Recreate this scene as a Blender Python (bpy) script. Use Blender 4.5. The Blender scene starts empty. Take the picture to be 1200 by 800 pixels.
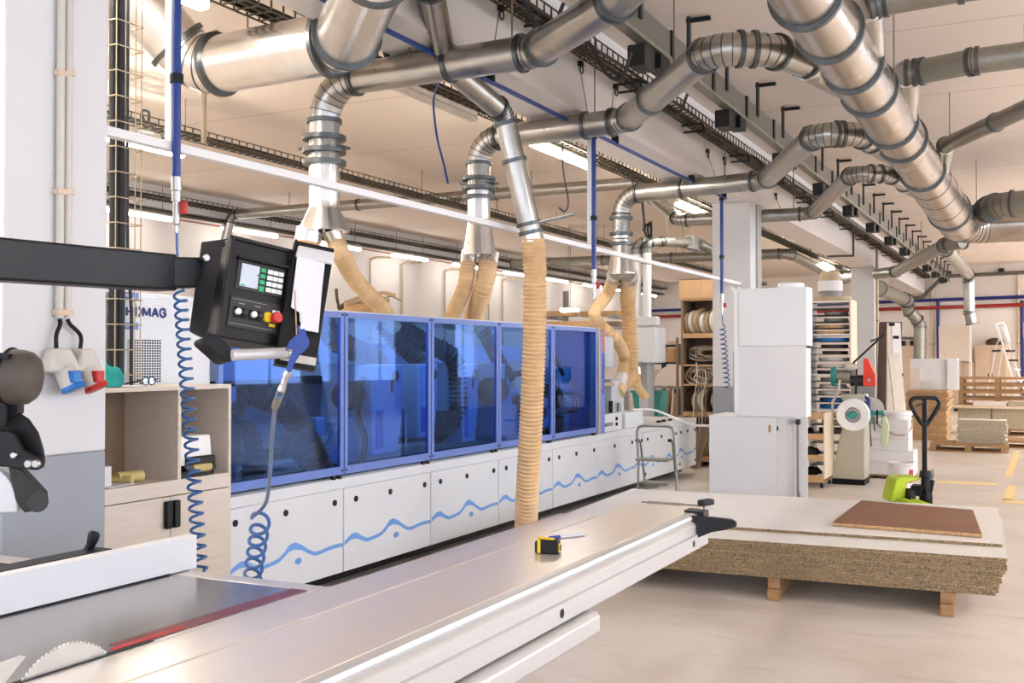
import bpy, bmesh, math, random
from mathutils import Vector as V, Matrix as Mx
random.seed(7)
C = bpy.context.scene.collection
sin, cos, pi = math.sin, math.cos, math.pi
R = math.radians

# ------------------------------------------------------------------ camera
F, YAW, PIT, EYE = 1240.0, R(26.8), R(0.88), 1.6
cam = bpy.data.cameras.new('camera'); cam.sensor_width = 36; cam.lens = 36 * F / 1200
cam.clip_start = .05; cam.clip_end = 300
co = bpy.data.objects.new('camera', cam); C.objects.link(co)
co.location = (0, 0, EYE); co.rotation_euler = (pi / 2 + PIT, 0, YAW)
bpy.context.scene.camera = co
_f = V((-sin(YAW) * cos(PIT), cos(YAW) * cos(PIT), sin(PIT)))
_r = V((cos(YAW), sin(YAW), 0)); _u = _r.cross(_f)
E0 = V((0, 0, EYE))
def ray(x, y): return _f + _r * ((x - 600) / F) + _u * ((400 - y) / F)
# where the line of sight through a measured point of the photo meets a known plane of the hall
def PX(x, y, X): d = ray(x, y); return E0 + d * (X / d.x)
def PY(x, y, Y): d = ray(x, y); return E0 + d * (Y / d.y)
def PZ(x, y, Z): d = ray(x, y); return E0 + d * ((Z - EYE) / d.z)
def PW(x, y, w): return E0 + ray(x, y) * w

# ------------------------------------------------------------------ materials
def lin(c):
    return tuple(((v / 255) / 12.92 if v / 255 <= .04045 else ((v / 255 + .055) / 1.055) ** 2.4) for v in c)
MATS = {}
def mat(name, rgb, rough=.5, metal=0., var=.06, scale=6., bump=0., bscale=None, stretch=None, emit=0, spec=.5, coat=0, rvar=.0):
    m = bpy.data.materials.new(name); m.use_nodes = True
    nt = m.node_tree; N = nt.nodes; L = nt.links
    b = N['Principled BSDF']; c = lin(rgb)
    b.inputs['Roughness'].default_value = rough; b.inputs['Metallic'].default_value = metal
    b.inputs['Specular IOR Level'].default_value = spec
    if coat: b.inputs['Coat Weight'].default_value = coat
    tc = N.new('ShaderNodeTexCoord'); mp = N.new('ShaderNodeMapping')
    L.new(tc.outputs['Object'], mp.inputs['Vector'])
    if stretch: mp.inputs['Scale'].default_value = stretch
    no = N.new('ShaderNodeTexNoise'); no.inputs['Scale'].default_value = scale; no.inputs['Detail'].default_value = 5
    L.new(mp.outputs['Vector'], no.inputs['Vector'])
    rp = N.new('ShaderNodeValToRGB')
    rp.color_ramp.elements[0].position = .3; rp.color_ramp.elements[1].position = .7
    rp.color_ramp.elements[0].color = tuple(v * (1 - var) for v in c) + (1,)
    rp.color_ramp.elements[1].color = tuple(min(1, v * (1 + var)) for v in c) + (1,)
    L.new(no.outputs['Fac'], rp.inputs['Fac']); L.new(rp.outputs['Color'], b.inputs['Base Color'])
    if rvar:
        mr = N.new('ShaderNodeMapRange'); mr.inputs['To Min'].default_value = rough - rvar; mr.inputs['To Max'].default_value = rough + rvar
        L.new(no.outputs['Fac'], mr.inputs['Value']); L.new(mr.outputs['Result'], b.inputs['Roughness'])
    if bump:
        n2 = N.new('ShaderNodeTexNoise'); n2.inputs['Scale'].default_value = bscale or scale * 6
        L.new(mp.outputs['Vector'], n2.inputs['Vector'])
        bp = N.new('ShaderNodeBump'); bp.inputs['Strength'].default_value = bump; bp.inputs['Distance'].default_value = .01
        L.new(n2.outputs['Fac'], bp.inputs['Height']); L.new(bp.outputs['Normal'], b.inputs['Normal'])
    if emit:
        b.inputs['Emission Color'].default_value = c + (1,); b.inputs['Emission Strength'].default_value = emit
    MATS[name] = m
    return m
mat('galv', (174, 171, 164), .3, 1, .10, 9, rvar=.07)
mat('galv_main', (176, 167, 157), .27, 1, .07, 1.5, rvar=.03)
mat('fence_white', (236, 236, 236), .42, 0, .02, 3)
mat('galv_bright', (222, 220, 216), .24, 1, .07, 7, rvar=.06)
mat('galv_dark', (120, 122, 122), .4, 1, .15, 12)
mat('flange', (98, 101, 101), .42, 1, .15, 15)
mat('zinc_grey', (150, 148, 138), .45, .8, .12, 8)
mat('alu', (238, 230, 221), .30, .65, .025, 2, stretch=(9, .3, 9), rvar=.012)
mat('alu_white', (206, 204, 201), .42, .4, .03, 3, stretch=(10, .4, 10))
mat('alu_bright', (212, 212, 212), .4, .3, .02, 3)
mat('castiron', (168, 164, 160), .24, .9, .10, 3, stretch=(18, .6, 1), rvar=.06)
mat('steel', (178, 177, 175), .28, 1, .08, 8)
mat('white_paint', (236, 235, 233), .55, 0, .02, 2)
mat('white_gloss', (240, 240, 238), .35, 0, .02, 2)
mat('melamine', (236, 232, 226), .42, 0, .03, 1.5)
mat('machine_white', (222, 225, 227), .38, 0, .02, 2)
mat('machine_grey', (190, 194, 196), .42, 0, .03, 3)
mat('beige_grey', (186, 180, 160), .45, 0, .04, 4)
mat('black', (14, 14, 16), .5, 0, .12, 10, spec=.3)
mat('black_satin', (22, 23, 25), .42, 0, .10, 9, bump=.05, bscale=220, spec=.3)
mat('black_rubber', (15, 15, 17), .6, 0, .2, 10)
mat('dark_grey', (48, 48, 48), .5, .1, .12, 8, spec=.35)
mat('busbar_grey', (112, 108, 98), .5, .3, .08, 5)
mat('tray_wire', (96, 86, 70), .5, .5, .1, 8)
mat('tan_wire', (176, 160, 132), .5, .3, .1, 8)
mat('mid_grey', (140, 140, 138), .5, 0, .06, 6)
mat('plug_grey', (204, 198, 188), .45, 0, .04, 6)
mat('blue_pipe', (14, 56, 132), .35, 0, .05, 5)
mat('blue_hose', (6, 84, 146), .28, 0, .08, 8, coat=.5)
mat('blue_gun', (10, 56, 142), .35, 0, .05, 8)
mat('blue_plastic', (20, 110, 190), .4)
mat('wave_blue', (108, 160, 224), .45, 0, .02)
mat('brand_blue', (28, 46, 120), .45, 0, .02)
mat('logo_blue', (96, 140, 214), .45, 0, .02)
mat('trim_blue', (98, 126, 196), .4, 0, .03)
mat('orange', (226, 120, 60), .45)
mat('red', (190, 40, 36), .45, 0, .05)
mat('red_pipe', (160, 40, 30), .45, 0, .05)
mat('red_bright', (226, 62, 40), .42, 0, .04)
mat('insert_red', (120, 44, 48), .3, .3, .08)
mat('yellow', (240, 200, 30), .45, 0, .05)
mat('yellow_tape', (244, 212, 146), .6, 0, .15, 20)
mat('lime', (196, 222, 50), .4, 0, .04)
mat('green', (40, 170, 110), .45)
mat('teal', (40, 140, 130), .5, 0, .08)
mat('teal_cloth', (30, 150, 140), .8, 0, .15, 20)
mat('pale_green', (196, 208, 168), .6, 0, .08)
mat('hose_tan', (216, 182, 136), .5, 0, .10, 14)
mat('hose_black', (12, 11, 12), .4, 0, .10, 14)
mat('wood_light', (212, 200, 186), .55, 0, .06, 4, stretch=(12, 1, 12))
mat('wood_inner', (136, 113, 90), .6, 0, .05, 6)
mat('wood_tan', (198, 158, 112), .6, 0, .14, 5, stretch=(10, 1, 10))
mat('wood_pallet', (164, 126, 86), .7, 0, .22, 6, stretch=(1, 9, 9), bump=.15)
mat('wood_pale', (226, 206, 178), .55, 0, .06, 6)
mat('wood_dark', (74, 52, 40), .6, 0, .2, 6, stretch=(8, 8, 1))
mat('cardboard', (196, 156, 114), .75, 0, .05, 5)
mat('band_white', (228, 220, 206), .5, 0, .05, 8)
mat('band_tan', (180, 156, 124), .55, 0, .1, 8)
mat('band_grey', (150, 146, 140), .5, 0, .08, 8)
mat('band_dark', (52, 44, 40), .5, 0, .1, 8)
mat('band_blue', (30, 110, 180), .5, 0, .05, 8)
mat('paper', (224, 224, 226), .6, 0, .02, 9)
mat('label_yellow', (196, 178, 112), .5, 0, .05, 9)
mat('clear', (220, 222, 224), .2, 0, .04)
mat('lcd', (196, 206, 214), .2, 0, .03)
mat('window_dark', (88, 84, 84), .25)
mat('tube_warm', (255, 248, 238), .5, emit=53)
mat('tube_wall', (255, 252, 248), .5, emit=12)
mat('tube_fill', (255, 251, 246), .5, emit=60)
mat('hood_fill', (255, 252, 248), .5, emit=9)
mat('spout_grey', (84, 77, 69), .5, 0, .1, 8, spec=.3)
mat('tube_off', (214, 206, 192), .5)
mat('box_white', (226, 222, 220), .6, 0, .03, 3)
mat('cord', (60, 60, 62), .6)
mat('wire_thin', (128, 118, 106), .5, .4)
mat('screen_board', (228, 214, 198), .5, 0, .03)
mat('cabinet_beige', (214, 190, 164), .55, 0, .04, 4)
mat('wainscot', (148, 152, 158), .5, 0, .03, 3)

def chip_mat(name, base, dark, light, scale=90):
    m = mat(name, base, .75, 0, .1); nt = m.node_tree; N = nt.nodes; L = nt.links
    b = N['Principled BSDF']
    tc = N.new('ShaderNodeTexCoord'); n = N.new('ShaderNodeTexNoise'); n.inputs['Scale'].default_value = scale; n.inputs['Detail'].default_value = 6; n.inputs['Roughness'].default_value = .75
    oi = N.new('ShaderNodeObjectInfo'); ml = N.new('ShaderNodeMath'); ml.operation = 'MULTIPLY'; ml.inputs[1].default_value = 37.0   # every sheet has its own grain
    L.new(oi.outputs['Random'], ml.inputs[0]); ad = N.new('ShaderNodeVectorMath'); ad.operation = 'ADD'
    L.new(tc.outputs['Object'], ad.inputs[0]); L.new(ml.outputs[0], ad.inputs[1]); L.new(ad.outputs[0], n.inputs['Vector'])
    rp = N.new('ShaderNodeValToRGB'); e = rp.color_ramp.elements
    e[0].position = .36; e[0].color = lin(dark) + (1,)
    e[1].position = .64; e[1].color = lin(light) + (1,)
    k = e.new(.5); k.color = lin(base) + (1,)
    L.new(n.outputs['Fac'], rp.inputs['Fac']); L.new(rp.outputs['Color'], b.inputs['Base Color'])
    bp = N.new('ShaderNodeBump'); bp.inputs['Strength'].default_value = .4; bp.inputs['Distance'].default_value = .004
    L.new(n.outputs['Fac'], bp.inputs['Height']); L.new(bp.outputs['Normal'], b.inputs['Normal'])
    return m
chip_mat('chipboard', (134, 112, 80), (66, 50, 32), (186, 164, 124), 80)
chip_mat('chip_grey', (176, 164, 138), (130, 118, 92), (204, 194, 168))
chip_mat('mdf', (192, 154, 110), (166, 128, 86), (212, 176, 134), 30)
def wood_mat(name, base, dark, sx=(1, 9, 9), rough=.4, sc=2.2):
    m = mat(name, base, rough); nt = m.node_tree; N = nt.nodes; L = nt.links; b = N['Principled BSDF']
    tc = N.new('ShaderNodeTexCoord'); mp = N.new('ShaderNodeMapping'); mp.inputs['Scale'].default_value = sx
    w = N.new('ShaderNodeTexNoise'); w.inputs['Scale'].default_value = sc; w.inputs['Detail'].default_value = 8; w.inputs['Distortion'].default_value = 1.6
    L.new(tc.outputs['Object'], mp.inputs['Vector']); L.new(mp.outputs['Vector'], w.inputs['Vector'])
    rp = N.new('ShaderNodeValToRGB'); rp.color_ramp.elements[0].color = lin(dark) + (1,); rp.color_ramp.elements[1].color = lin(base) + (1,)
    rp.color_ramp.elements[0].position = .3; rp.color_ramp.elements[1].position = .62
    L.new(w.outputs['Fac'], rp.inputs['Fac']); L.new(rp.outputs['Color'], b.inputs['Base Color'])
    return m
wood_mat('walnut', (142, 96, 66), (100, 62, 40))
def glass_mat(name, tint, gloss=.1, rough=.02):
    m = bpy.data.materials.new(name); m.use_nodes = True; nt = m.node_tree; N = nt.nodes; L = nt.links
    N.remove(N['Principled BSDF']); out = N['Material Output']
    t = N.new('ShaderNodeBsdfTransparent'); t.inputs['Color'].default_value = tint + (1,)
    g = N.new('ShaderNodeBsdfGlossy'); g.inputs['Roughness'].default_value = rough
    lw = N.new('ShaderNodeLayerWeight'); lw.inputs['Blend'].default_value = .35
    mr = N.new('ShaderNodeMapRange'); mr.inputs['To Min'].default_value = gloss * .45; mr.inputs['To Max'].default_value = gloss * 3
    L.new(lw.outputs['Fresnel'], mr.inputs['Value'])
    mx = N.new('ShaderNodeMixShader'); L.new(mr.outputs['Result'], mx.inputs['Fac'])
    L.new(t.outputs[0], mx.inputs[1]); L.new(g.outputs[0], mx.inputs[2]); L.new(mx.outputs[0], out.inputs['Surface'])
    MATS[name] = m; return m
glass_mat('pane_blue', (.33, .54, .88), .045)
glass_mat('clear_plastic', (.85, .87, .88), .15, .1)

# ------------------------------------------------------------------ mesh builder
def root_of(o):
    while o.parent: o = o.parent
    return o
def frame(d):
    d = V(d).normalized(); a = V((0, 0, 1)) if abs(d.z) < .95 else V((1, 0, 0))
    x = a.cross(d).normalized(); return x, d.cross(x)
class M:
    def __init__(s): s.bm = bmesh.new()
    def face(s, vs):
        try: s.bm.faces.new(vs)
        except ValueError: pass
    def hexa(s, P):
        v = [s.bm.verts.new(p) for p in P]
        for f in ((0, 3, 2, 1), (4, 5, 6, 7), (0, 1, 5, 4), (1, 2, 6, 5), (2, 3, 7, 6), (3, 0, 4, 7)): s.face([v[i] for i in f])
        return s
    def box(s, a, b):
        x0, x1 = sorted((a[0], b[0])); y0, y1 = sorted((a[1], b[1])); z0, z1 = sorted((a[2], b[2]))
        return s.hexa([(x0, y0, z0), (x1, y0, z0), (x1, y1, z0), (x0, y1, z0), (x0, y0, z1), (x1, y0, z1), (x1, y1, z1), (x0, y1, z1)])
    def fbox(s, o, ex, ey, ez, a, b):      # box inside a skewed frame
        P = []
        for k in (a[2], b[2]):
            for i, j in ((a[0], a[1]), (b[0], a[1]), (b[0], b[1]), (a[0], b[1])): P.append(o + ex * i + ey * j + ez * k)
        return s.hexa(P)
    def rbox(s, c, size, rz=0, rx=0, ry=0):
        m = Mx.Translation(c) @ Mx.Rotation(rz, 4, 'Z') @ Mx.Rotation(ry, 4, 'Y') @ Mx.Rotation(rx, 4, 'X')
        h = [v / 2 for v in size]
        return s.hexa([m @ V(p) for p in ((-h[0], -h[1], -h[2]), (h[0], -h[1], -h[2]), (h[0], h[1], -h[2]), (-h[0], h[1], -h[2]), (-h[0], -h[1], h[2]), (h[0], -h[1], h[2]), (h[0], h[1], h[2]), (-h[0], h[1], h[2]))])
    def bar(s, p, q, w, h, up=None):
        p, q = V(p), V(q); d = (q - p).normalized()
        if up is None: x, y = frame(d)
        else: x = V(up).cross(d).normalized(); y = d.cross(x)
        P = []
        for e in (p, q):
            for i, j in ((-1, -1), (1, -1), (1, 1), (-1, 1)): P.append(e + x * (i * w / 2) + y * (j * h / 2))
        return s.hexa(P)
    def tube(s, pts, r, n=10, cap=True, closed=False):
        pts = [V(p) for p in pts]; N = len(pts); rs = r if isinstance(r, (list, tuple)) else [r] * N
        rings = []; x = None
        for i, p in enumerate(pts):
            if closed: d = (pts[(i + 1) % N] - pts[i - 1])
            else:
                a = (pts[i] - pts[i - 1]).normalized() if i else V((0, 0, 0)); b = (pts[i + 1] - pts[i]).normalized() if i < N - 1 else V((0, 0, 0))
                d = a + b
            if d.length < 1e-9: d = V((0, 0, 1))
            d.normalize(); mit = 1.0
            if not closed and 0 < i < N - 1:
                mit = 1 / max(.6, d.dot(b))
            if x is None: x, y = frame(d)
            else:
                x = x - d * x.dot(d)
                if x.length < 1e-6: x, y = frame(d)
                x.normalize(); y = d.cross(x)
            if mit > 1.0005:
                ax = (b - a); ax = ax - d * ax.dot(d); ax.normalize()
                ring = []
                for k in range(n):
                    w = x * cos(2 * pi * k / n) + y * sin(2 * pi * k / n)
                    w = w + ax * (w.dot(ax) * (mit - 1)); ring.append(s.bm.verts.new(p + w * rs[i]))
            else:
                ring = [s.bm.verts.new(p + (x * cos(2 * pi * k / n) + y * sin(2 * pi * k / n)) * rs[i]) for k in range(n)]
            rings.append(ring)
        for i in range(N if closed else N - 1):
            A, B = rings[i], rings[(i + 1) % N]
            for k in range(n): s.face([A[k], A[(k + 1) % n], B[(k + 1) % n], B[k]])
        if cap and not closed: s.face(rings[0][::-1]); s.face(rings[-1])
        return s
    def cyl(s, p, q, r, r2=None, n=20, cap=True): return s.tube([p, q], [r, r if r2 is None else r2], n, cap)
    def lathe(s, o, d, prof, n=28, cap=True):     # prof: (distance along d, radius)
        o = V(o); d = V(d).normalized(); x, y = frame(d); rings = []
        for t, r in prof: rings.append([s.bm.verts.new(o + d * t + (x * cos(2 * pi * k / n) + y * sin(2 * pi * k / n)) * r) for k in range(n)])
        for A, B in zip(rings, rings[1:]):
            for k in range(n): s.face([A[k], A[(k + 1) % n], B[(k + 1) % n], B[k]])
        if cap: s.face(rings[0][::-1]); s.face(rings[-1])
        return s
    def ring(s, o, d, r, w, h, n=28):              # flat collar: inner r, outer r+h, width w along d
        o = V(o); d = V(d).normalized()
        return s.lathe(o - d * (w / 2), d, [(0, r), (0, r + h), (w, r + h), (w, r), (0, r)], n, False)
    def torus(s, o, d, r, t, n=24, k=8):
        x, y = frame(d); o = V(o)
        return s.tube([o + (x * cos(2 * pi * i / n) + y * sin(2 * pi * i / n)) * r for i in range(n)], t, k, closed=True)
    def prism(s, pts, vec):
        vec = V(vec); A = [s.bm.verts.new(p) for p in pts]; B = [s.bm.verts.new(V(p) + vec) for p in pts]
        s.face(A[::-1]); s.face(B); n = len(A)
        for k in range(n): s.face([A[k], A[(k + 1) % n], B[(k + 1) % n], B[k]])
        return s
    def ball(s, c, r, sc=(1, 1, 1), u=16, v=10):
        m = Mx.Translation(c) @ Mx.Diagonal((sc[0] * r, sc[1] * r, sc[2] * r, 1))
        bmesh.ops.create_uvsphere(s.bm, u_segments=u, v_segments=v, radius=1, matrix=m); return s
    def build(s, name, m, parent=None, label=None, cat=None, group=None, kind=None, bevel=0, ang=35, seg=2, m2=None, m2f=None):
        bm = s.bm; bmesh.ops.recalc_face_normals(bm, faces=bm.faces[:])
        me = bpy.data.meshes.new(name); loc = V((0, 0, 0))
        if parent is None:
            xs = [v.co for v in bm.verts]
            loc = V(((min(v.x for v in xs) + max(v.x for v in xs)) / 2, (min(v.y for v in xs) + max(v.y for v in xs)) / 2, min(v.z for v in xs)))
            bmesh.ops.translate(bm, verts=bm.verts[:], vec=-loc)
        else:
            rt = root_of(parent)
            bm.transform((Mx.Translation(rt.location) @ rt.rotation_euler.to_matrix().to_4x4()).inverted())
        bm.to_mesh(me); bm.free()
        me.materials.append(MATS[m])
        if m2:
            me.materials.append(MATS[m2])
            for p in me.polygons:
                if m2f(p): p.material_index = 1
        for p in me.polygons: p.use_smooth = True
        me.set_sharp_from_angle(angle=R(ang))
        o = bpy.data.objects.new(name, me); C.objects.link(o)
        if parent is None: o.location = loc
        else: o.parent = parent
        if bevel:
            b = o.modifiers.new('bevel', 'BEVEL'); b.width = bevel; b.segments = seg; b.limit_method = 'ANGLE'; b.angle_limit = R(40); b.harden_normals = False
        tag(o, label, cat, group, kind)
        return o
def tag(o, label=None, cat=None, group=None, kind=None):
    if label: o['label'] = label
    if cat: o['category'] = cat
    if group: o['group'] = group
    if kind: o['kind'] = kind
    return o
def thing(name, label, cat, loc=(0, 0, 0), rz=0, group=None):
    o = bpy.data.objects.new(name, None); C.objects.link(o); o.location = loc; o.rotation_euler = (0, 0, rz)
    o.empty_display_size = .1
    return tag(o, label, cat, group)
KIDS = {}
def dup(root, loc, rz=0, label=None, group=None):
    r = root.copy(); C.objects.link(r); r.location = loc; r.rotation_euler = (0, 0, rz)
    if label: r['label'] = label
    if group: r['group'] = group
    for ch in [o for o in C.objects if o.parent == root]:
        c = ch.copy(); C.objects.link(c); c.parent = r
        for g in [o for o in C.objects if o.parent == ch]:
            d = g.copy(); C.objects.link(d); d.parent = c
    return r
def text(s, name, m, parent, o, ex, ey, size, bold=0., depth=.0015, align='LEFT'):
    cu = bpy.data.curves.new(name, 'FONT'); cu.body = s; cu.size = size; cu.offset = bold; cu.extrude = depth / 2; cu.align_x = align
    ob = bpy.data.objects.new(name, cu); C.objects.link(ob)
    dg = bpy.context.evaluated_depsgraph_get(); me = bpy.data.meshes.new_from_object(ob.evaluated_get(dg))
    bpy.data.objects.remove(ob); bpy.data.curves.remove(cu)
    ex, ey = V(ex).normalized(), V(ey).normalized(); ez = ex.cross(ey); o = V(o)
    rt = root_of(parent); inv = (Mx.Translation(rt.location) @ rt.rotation_euler.to_matrix().to_4x4()).inverted()
    for v in me.vertices: v.co = inv @ (o + ex * v.co.x + ey * v.co.y + ez * v.co.z)
    me.materials.clear(); me.materials.append(MATS[m])
    ob = bpy.data.objects.new(name, me); C.objects.link(ob); ob.parent = parent
    return ob
def spline(P, n):                                   # Catmull-Rom through P, n samples
    P = [V(p) for p in P]; Q = [P[0] * 2 - P[1]] + P + [P[-1] * 2 - P[-2]]; out = []
    fine = []
    for i in range(1, len(Q) - 2):
        for k in range(24):
            t = k / 24; a, b, c, d = Q[i - 1], Q[i], Q[i + 1], Q[i + 2]
            fine.append(.5 * ((2 * b) + (c - a) * t + (2 * a - 5 * b + 4 * c - d) * t * t + (3 * b - a - 3 * c + d) * t ** 3))
    fine.append(P[-1]); ln = [0]
    for a, b in zip(fine, fine[1:]): ln.append(ln[-1] + (b - a).length)
    j = 0
    for i in range(n):
        s = ln[-1] * i / (n - 1)
        while j < len(fine) - 2 and ln[j + 1] < s: j += 1
        t = (s - ln[j]) / max(1e-9, ln[j + 1] - ln[j]); out.append(fine[j].lerp(fine[j + 1], min(1, t)))
    return out, ln[-1]
def flex(name, P, r, m, parent, pitch=.024, amp=.07, n=18, r1=None, label=None):
    _, L = spline(P, 8); k = max(12, int(L / pitch) * 4); pts, _ = spline(P, k)
    rs = [((r if r1 is None else r + (r1 - r) * i / k)) * (1 + amp * (1, 0, -1, 0)[i % 4]) for i in range(k)]
    return M().tube(pts, rs, n).build(name, m, parent, label=label, ang=60)
def helix(p, q, r, turns, n=14, ph=0):
    p, q = V(p), V(q); x, y = frame(q - p); k = int(turns * n)
    return [p.lerp(q, i / k) + (x * cos(ph + 2 * pi * i / n) + y * sin(ph + 2 * pi * i / n)) * r for i in range(k + 1)]

# duct run: straight pipes, gored elbows, collars
def duct(root, pts, r, m='galv', bend=2.0, gores=5, fl=True, flm='flange', start=True, end=True, fw=.028, fh=.16, n=40, mid=()):
    pts = [V(p) for p in pts]; prev = pts[0]; i_last = len(pts) - 1
    def collar(o, d): M().ring(o, d, r * .995, fw, r * fh, n).build('collar', flm, root, ang=40)
    if start and fl: collar(prev, pts[1] - pts[0])
    for i in range(1, i_last + 1):
        p = pts[i]
        if i < i_last:
            a = (p - pts[i - 1]).normalized(); b = (pts[i + 1] - p).normalized(); th = max(a.angle(b), 1e-3)
            t = min(bend * r * math.tan(th / 2), .48 * min((p - pts[i - 1]).length, (pts[i + 1] - p).length)); rad = t / math.tan(th / 2)
            A, B = p - a * t, p + b * t
            cc = A + ((b - a * b.dot(a)).normalized() * rad if th >= .02 else V((0, 0, 0))); ax = a.cross(b).normalized()
            if th < .02:
                arc = [p]; t = 0
                M().cyl(prev, p, r, n=n).build('duct_pipe', m, root); prev = p; collar(p, a); continue
            g = max(2, round(gores * th / (pi / 2)) + 1)
            arc = [cc + Mx.Rotation(th * k / g, 3, ax) @ (A - cc) for k in range(g + 1)]
        else: A = p
        if (A - prev).length > .01:
            M().cyl(prev, A, r, n=n).build('duct_pipe', m, root)
        if i < i_last:
            el = M().tube(arc, r, n)
            el = el.build('elbow', m, root, ang=9.8)
            sm = M()
            for k in range(1, g):
                d = (arc[k + 1] - arc[k - 1]); sm.ring(arc[k], d, r * .99, .008, r * .03, n)
            sm.build('seam', flm, el, kind=None)
            if fl: collar(A, a); collar(B, b)
            prev = B
    if end and fl: collar(pts[-1], pts[-1] - pts[-2])
    for (i, t) in mid:
        o = pts[i].lerp(pts[i + 1], t); collar(o, pts[i + 1] - pts[i])
    return root
# ================================================================== SETTING
H = 4.37
def setting_mats():
    m = mat('floor_concrete', (214, 199, 184), .34, 0, .05, .8, rvar=.08); nt = m.node_tree; N = nt.nodes; L = nt.links; b = N['Principled BSDF']
    tc = N.new('ShaderNodeTexCoord'); n = N.new('ShaderNodeTexNoise'); n.inputs['Scale'].default_value = .55; n.inputs['Detail'].default_value = 9; n.inputs['Roughness'].default_value = .62; n.inputs['Distortion'].default_value = .8
    L.new(tc.outputs['Object'], n.inputs['Vector'])
    rp = N.new('ShaderNodeValToRGB'); e = rp.color_ramp.elements
    e[0].position = .33; e[0].color = lin((206, 193, 180)) + (1,); e[1].position = .56; e[1].color = lin((226, 216, 205)) + (1,)
    L.new(n.outputs['Fac'], rp.inputs['Fac'])
    n2 = N.new('ShaderNodeTexNoise'); n2.inputs['Scale'].default_value = 7; n2.inputs['Detail'].default_value = 8
    mp = N.new('ShaderNodeMapping'); mp.inputs['Scale'].default_value = (.35, 1.6, 1); mp.inputs['Rotation'].default_value = (0, 0, .5)
    L.new(tc.outputs['Object'], mp.inputs['Vector']); L.new(mp.outputs['Vector'], n2.inputs['Vector'])
    r2 = N.new('ShaderNodeValToRGB'); r2.color_ramp.elements[0].position = .30; r2.color_ramp.elements[0].color = (.86, .85, .84, 1); r2.color_ramp.elements[1].position = .46; r2.color_ramp.elements[1].color = (1, 1, 1, 1)
    L.new(n2.outputs['Fac'], r2.inputs['Fac'])
    mx = N.new('ShaderNodeMix'); mx.data_type = 'RGBA'; mx.blend_type = 'MULTIPLY'; mx.inputs['Factor'].default_value = .8
    L.new(rp.outputs['Color'], mx.inputs['A']); L.new(r2.outputs['Color'], mx.inputs['B']); L.new(mx.outputs['Result'], b.inputs['Base Color'])
    for i, nm in enumerate(('ceiling_paint',)):
        m = mat(nm, (236, 222, 208), .7, 0, .03, .5); nt = m.node_tree; N = nt.nodes; L = nt.links; b = N['Principled BSDF']
        src = b.inputs['Base Color'].links[0].from_socket
        tc = N.new('ShaderNodeTexCoord'); sx = N.new('ShaderNodeSeparateXYZ'); L.new(tc.outputs['Object'], sx.inputs[0])
        a = N.new('ShaderNodeMath'); a.operation = 'ADD'; a.inputs[1].default_value = 17 - 7.0 + 12.2
        L.new(sx.outputs['Y'], a.inputs[0])
        d = N.new('ShaderNodeMath'); d.operation = 'MODULO'; d.inputs[1].default_value = 2.44; L.new(a.outputs[0], d.inputs[0])
        lt = N.new('ShaderNodeMath'); lt.operation = 'LESS_THAN'; lt.inputs[1].default_value = .014; L.new(d.outputs[0], lt.inputs[0])
        mx = N.new('ShaderNodeMix'); mx.data_type = 'RGBA'; L.new(lt.outputs[0], mx.inputs['Factor'])
        L.new(src, mx.inputs['A']); mx.inputs['B'].default_value = lin((176, 160, 146)) + (1,)
        L.new(mx.outputs['Result'], b.inputs['Base Color'])
    mat('wall_paint_lit', (246, 238, 230), .65, 0, .02, 1)  # wall paint lightened to stand in for light missing at the back
    mat('wall_paint', (228, 220, 213), .65, 0, .02, 1)
    mat('pillar_paint', (216, 215, 214), .55, 0, .02, 1)
    mat('beam_paint', (234, 229, 225), .6, 0, .02, 1)
    mat('daylight', (218, 232, 255), .5, emit=3.4)
setting_mats()
S = dict(kind='structure')
fl = M().box((-13.6, -6.2, -.15), (9.2, 42, 0)).build('floor', 'floor_concrete', **S)
M().box((-13.6, -6.2, H), (9.2, 40.2, H + .15)).build('ceiling', 'ceiling_paint', **S)
M().box((-13.55, -6, 0), (-13.3, 41, H)).build('wall_left', 'wall_paint', **S)
# back wall runs a little askew to the columns
bw_o = V((-3.48, 35.2, 0)); bw_d = V((cos(R(-17)), sin(R(-17)), 0)); bw_n = V((bw_d.y, -bw_d.x, 0))   # bw_n points into the hall
def BW(x, y, off=0.):                               # point on the back wall plane (shifted into the hall by off)
    d = ray(x, y); o = bw_o + bw_n * off; return E0 + d * ((o - E0).dot(bw_n) / d.dot(bw_n))
def bwp(t, z, off=0.): return bw_o + bw_d * t + bw_n * off + V((0, 0, z))
M().fbox(bw_o, bw_d, V((0, 0, 1)), bw_n, (-11.6, 0, -.25), (14, H, 0)).build('wall_back', 'wall_paint_lit', **S)
# daylight side: wall with window openings filled with glazing (right of and behind the viewer)
wr = M().box((8.6, -6, 0), (8.85, 34, .9)).box((8.6, -6, 3.7), (8.85, 34, H))
for k in range(9): wr.box((8.6, -6 + k * 4.9, .9), (8.85, -6 + k * 4.9 + 1.0, 3.7))
wr.build('wall_right', 'wall_paint', **S)
for k in range(8):
    y0 = -6 + k * 4.9 + 1.0
    w = M().box((8.7, y0, .9), (8.72, y0 + 3.9, 3.7)).build('window_%d' % (k + 1), 'daylight', **S)
    f = M()
    for yy in (y0, y0 + 1.3, y0 + 2.6, y0 + 3.84): f.box((8.62, yy, .9), (8.69, yy + .06, 3.7))
    f.box((8.62, y0, .9), (8.69, y0 + 3.9, .96)); f.box((8.62, y0, 3.64), (8.69, y0 + 3.9, 3.7)); f.build('window_frame', 'white_gloss', w)
wf = M().box((-13.5, -6.2, 0), (8.85, -6, .9)).box((-13.5, -6.2, 3.7), (8.85, -6, H))
for k in range(6): wf.box((-13.5 + k * 4.2, -6.2, .9), (-13.5 + k * 4.2 + 1.35, -6, 3.7))
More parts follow.
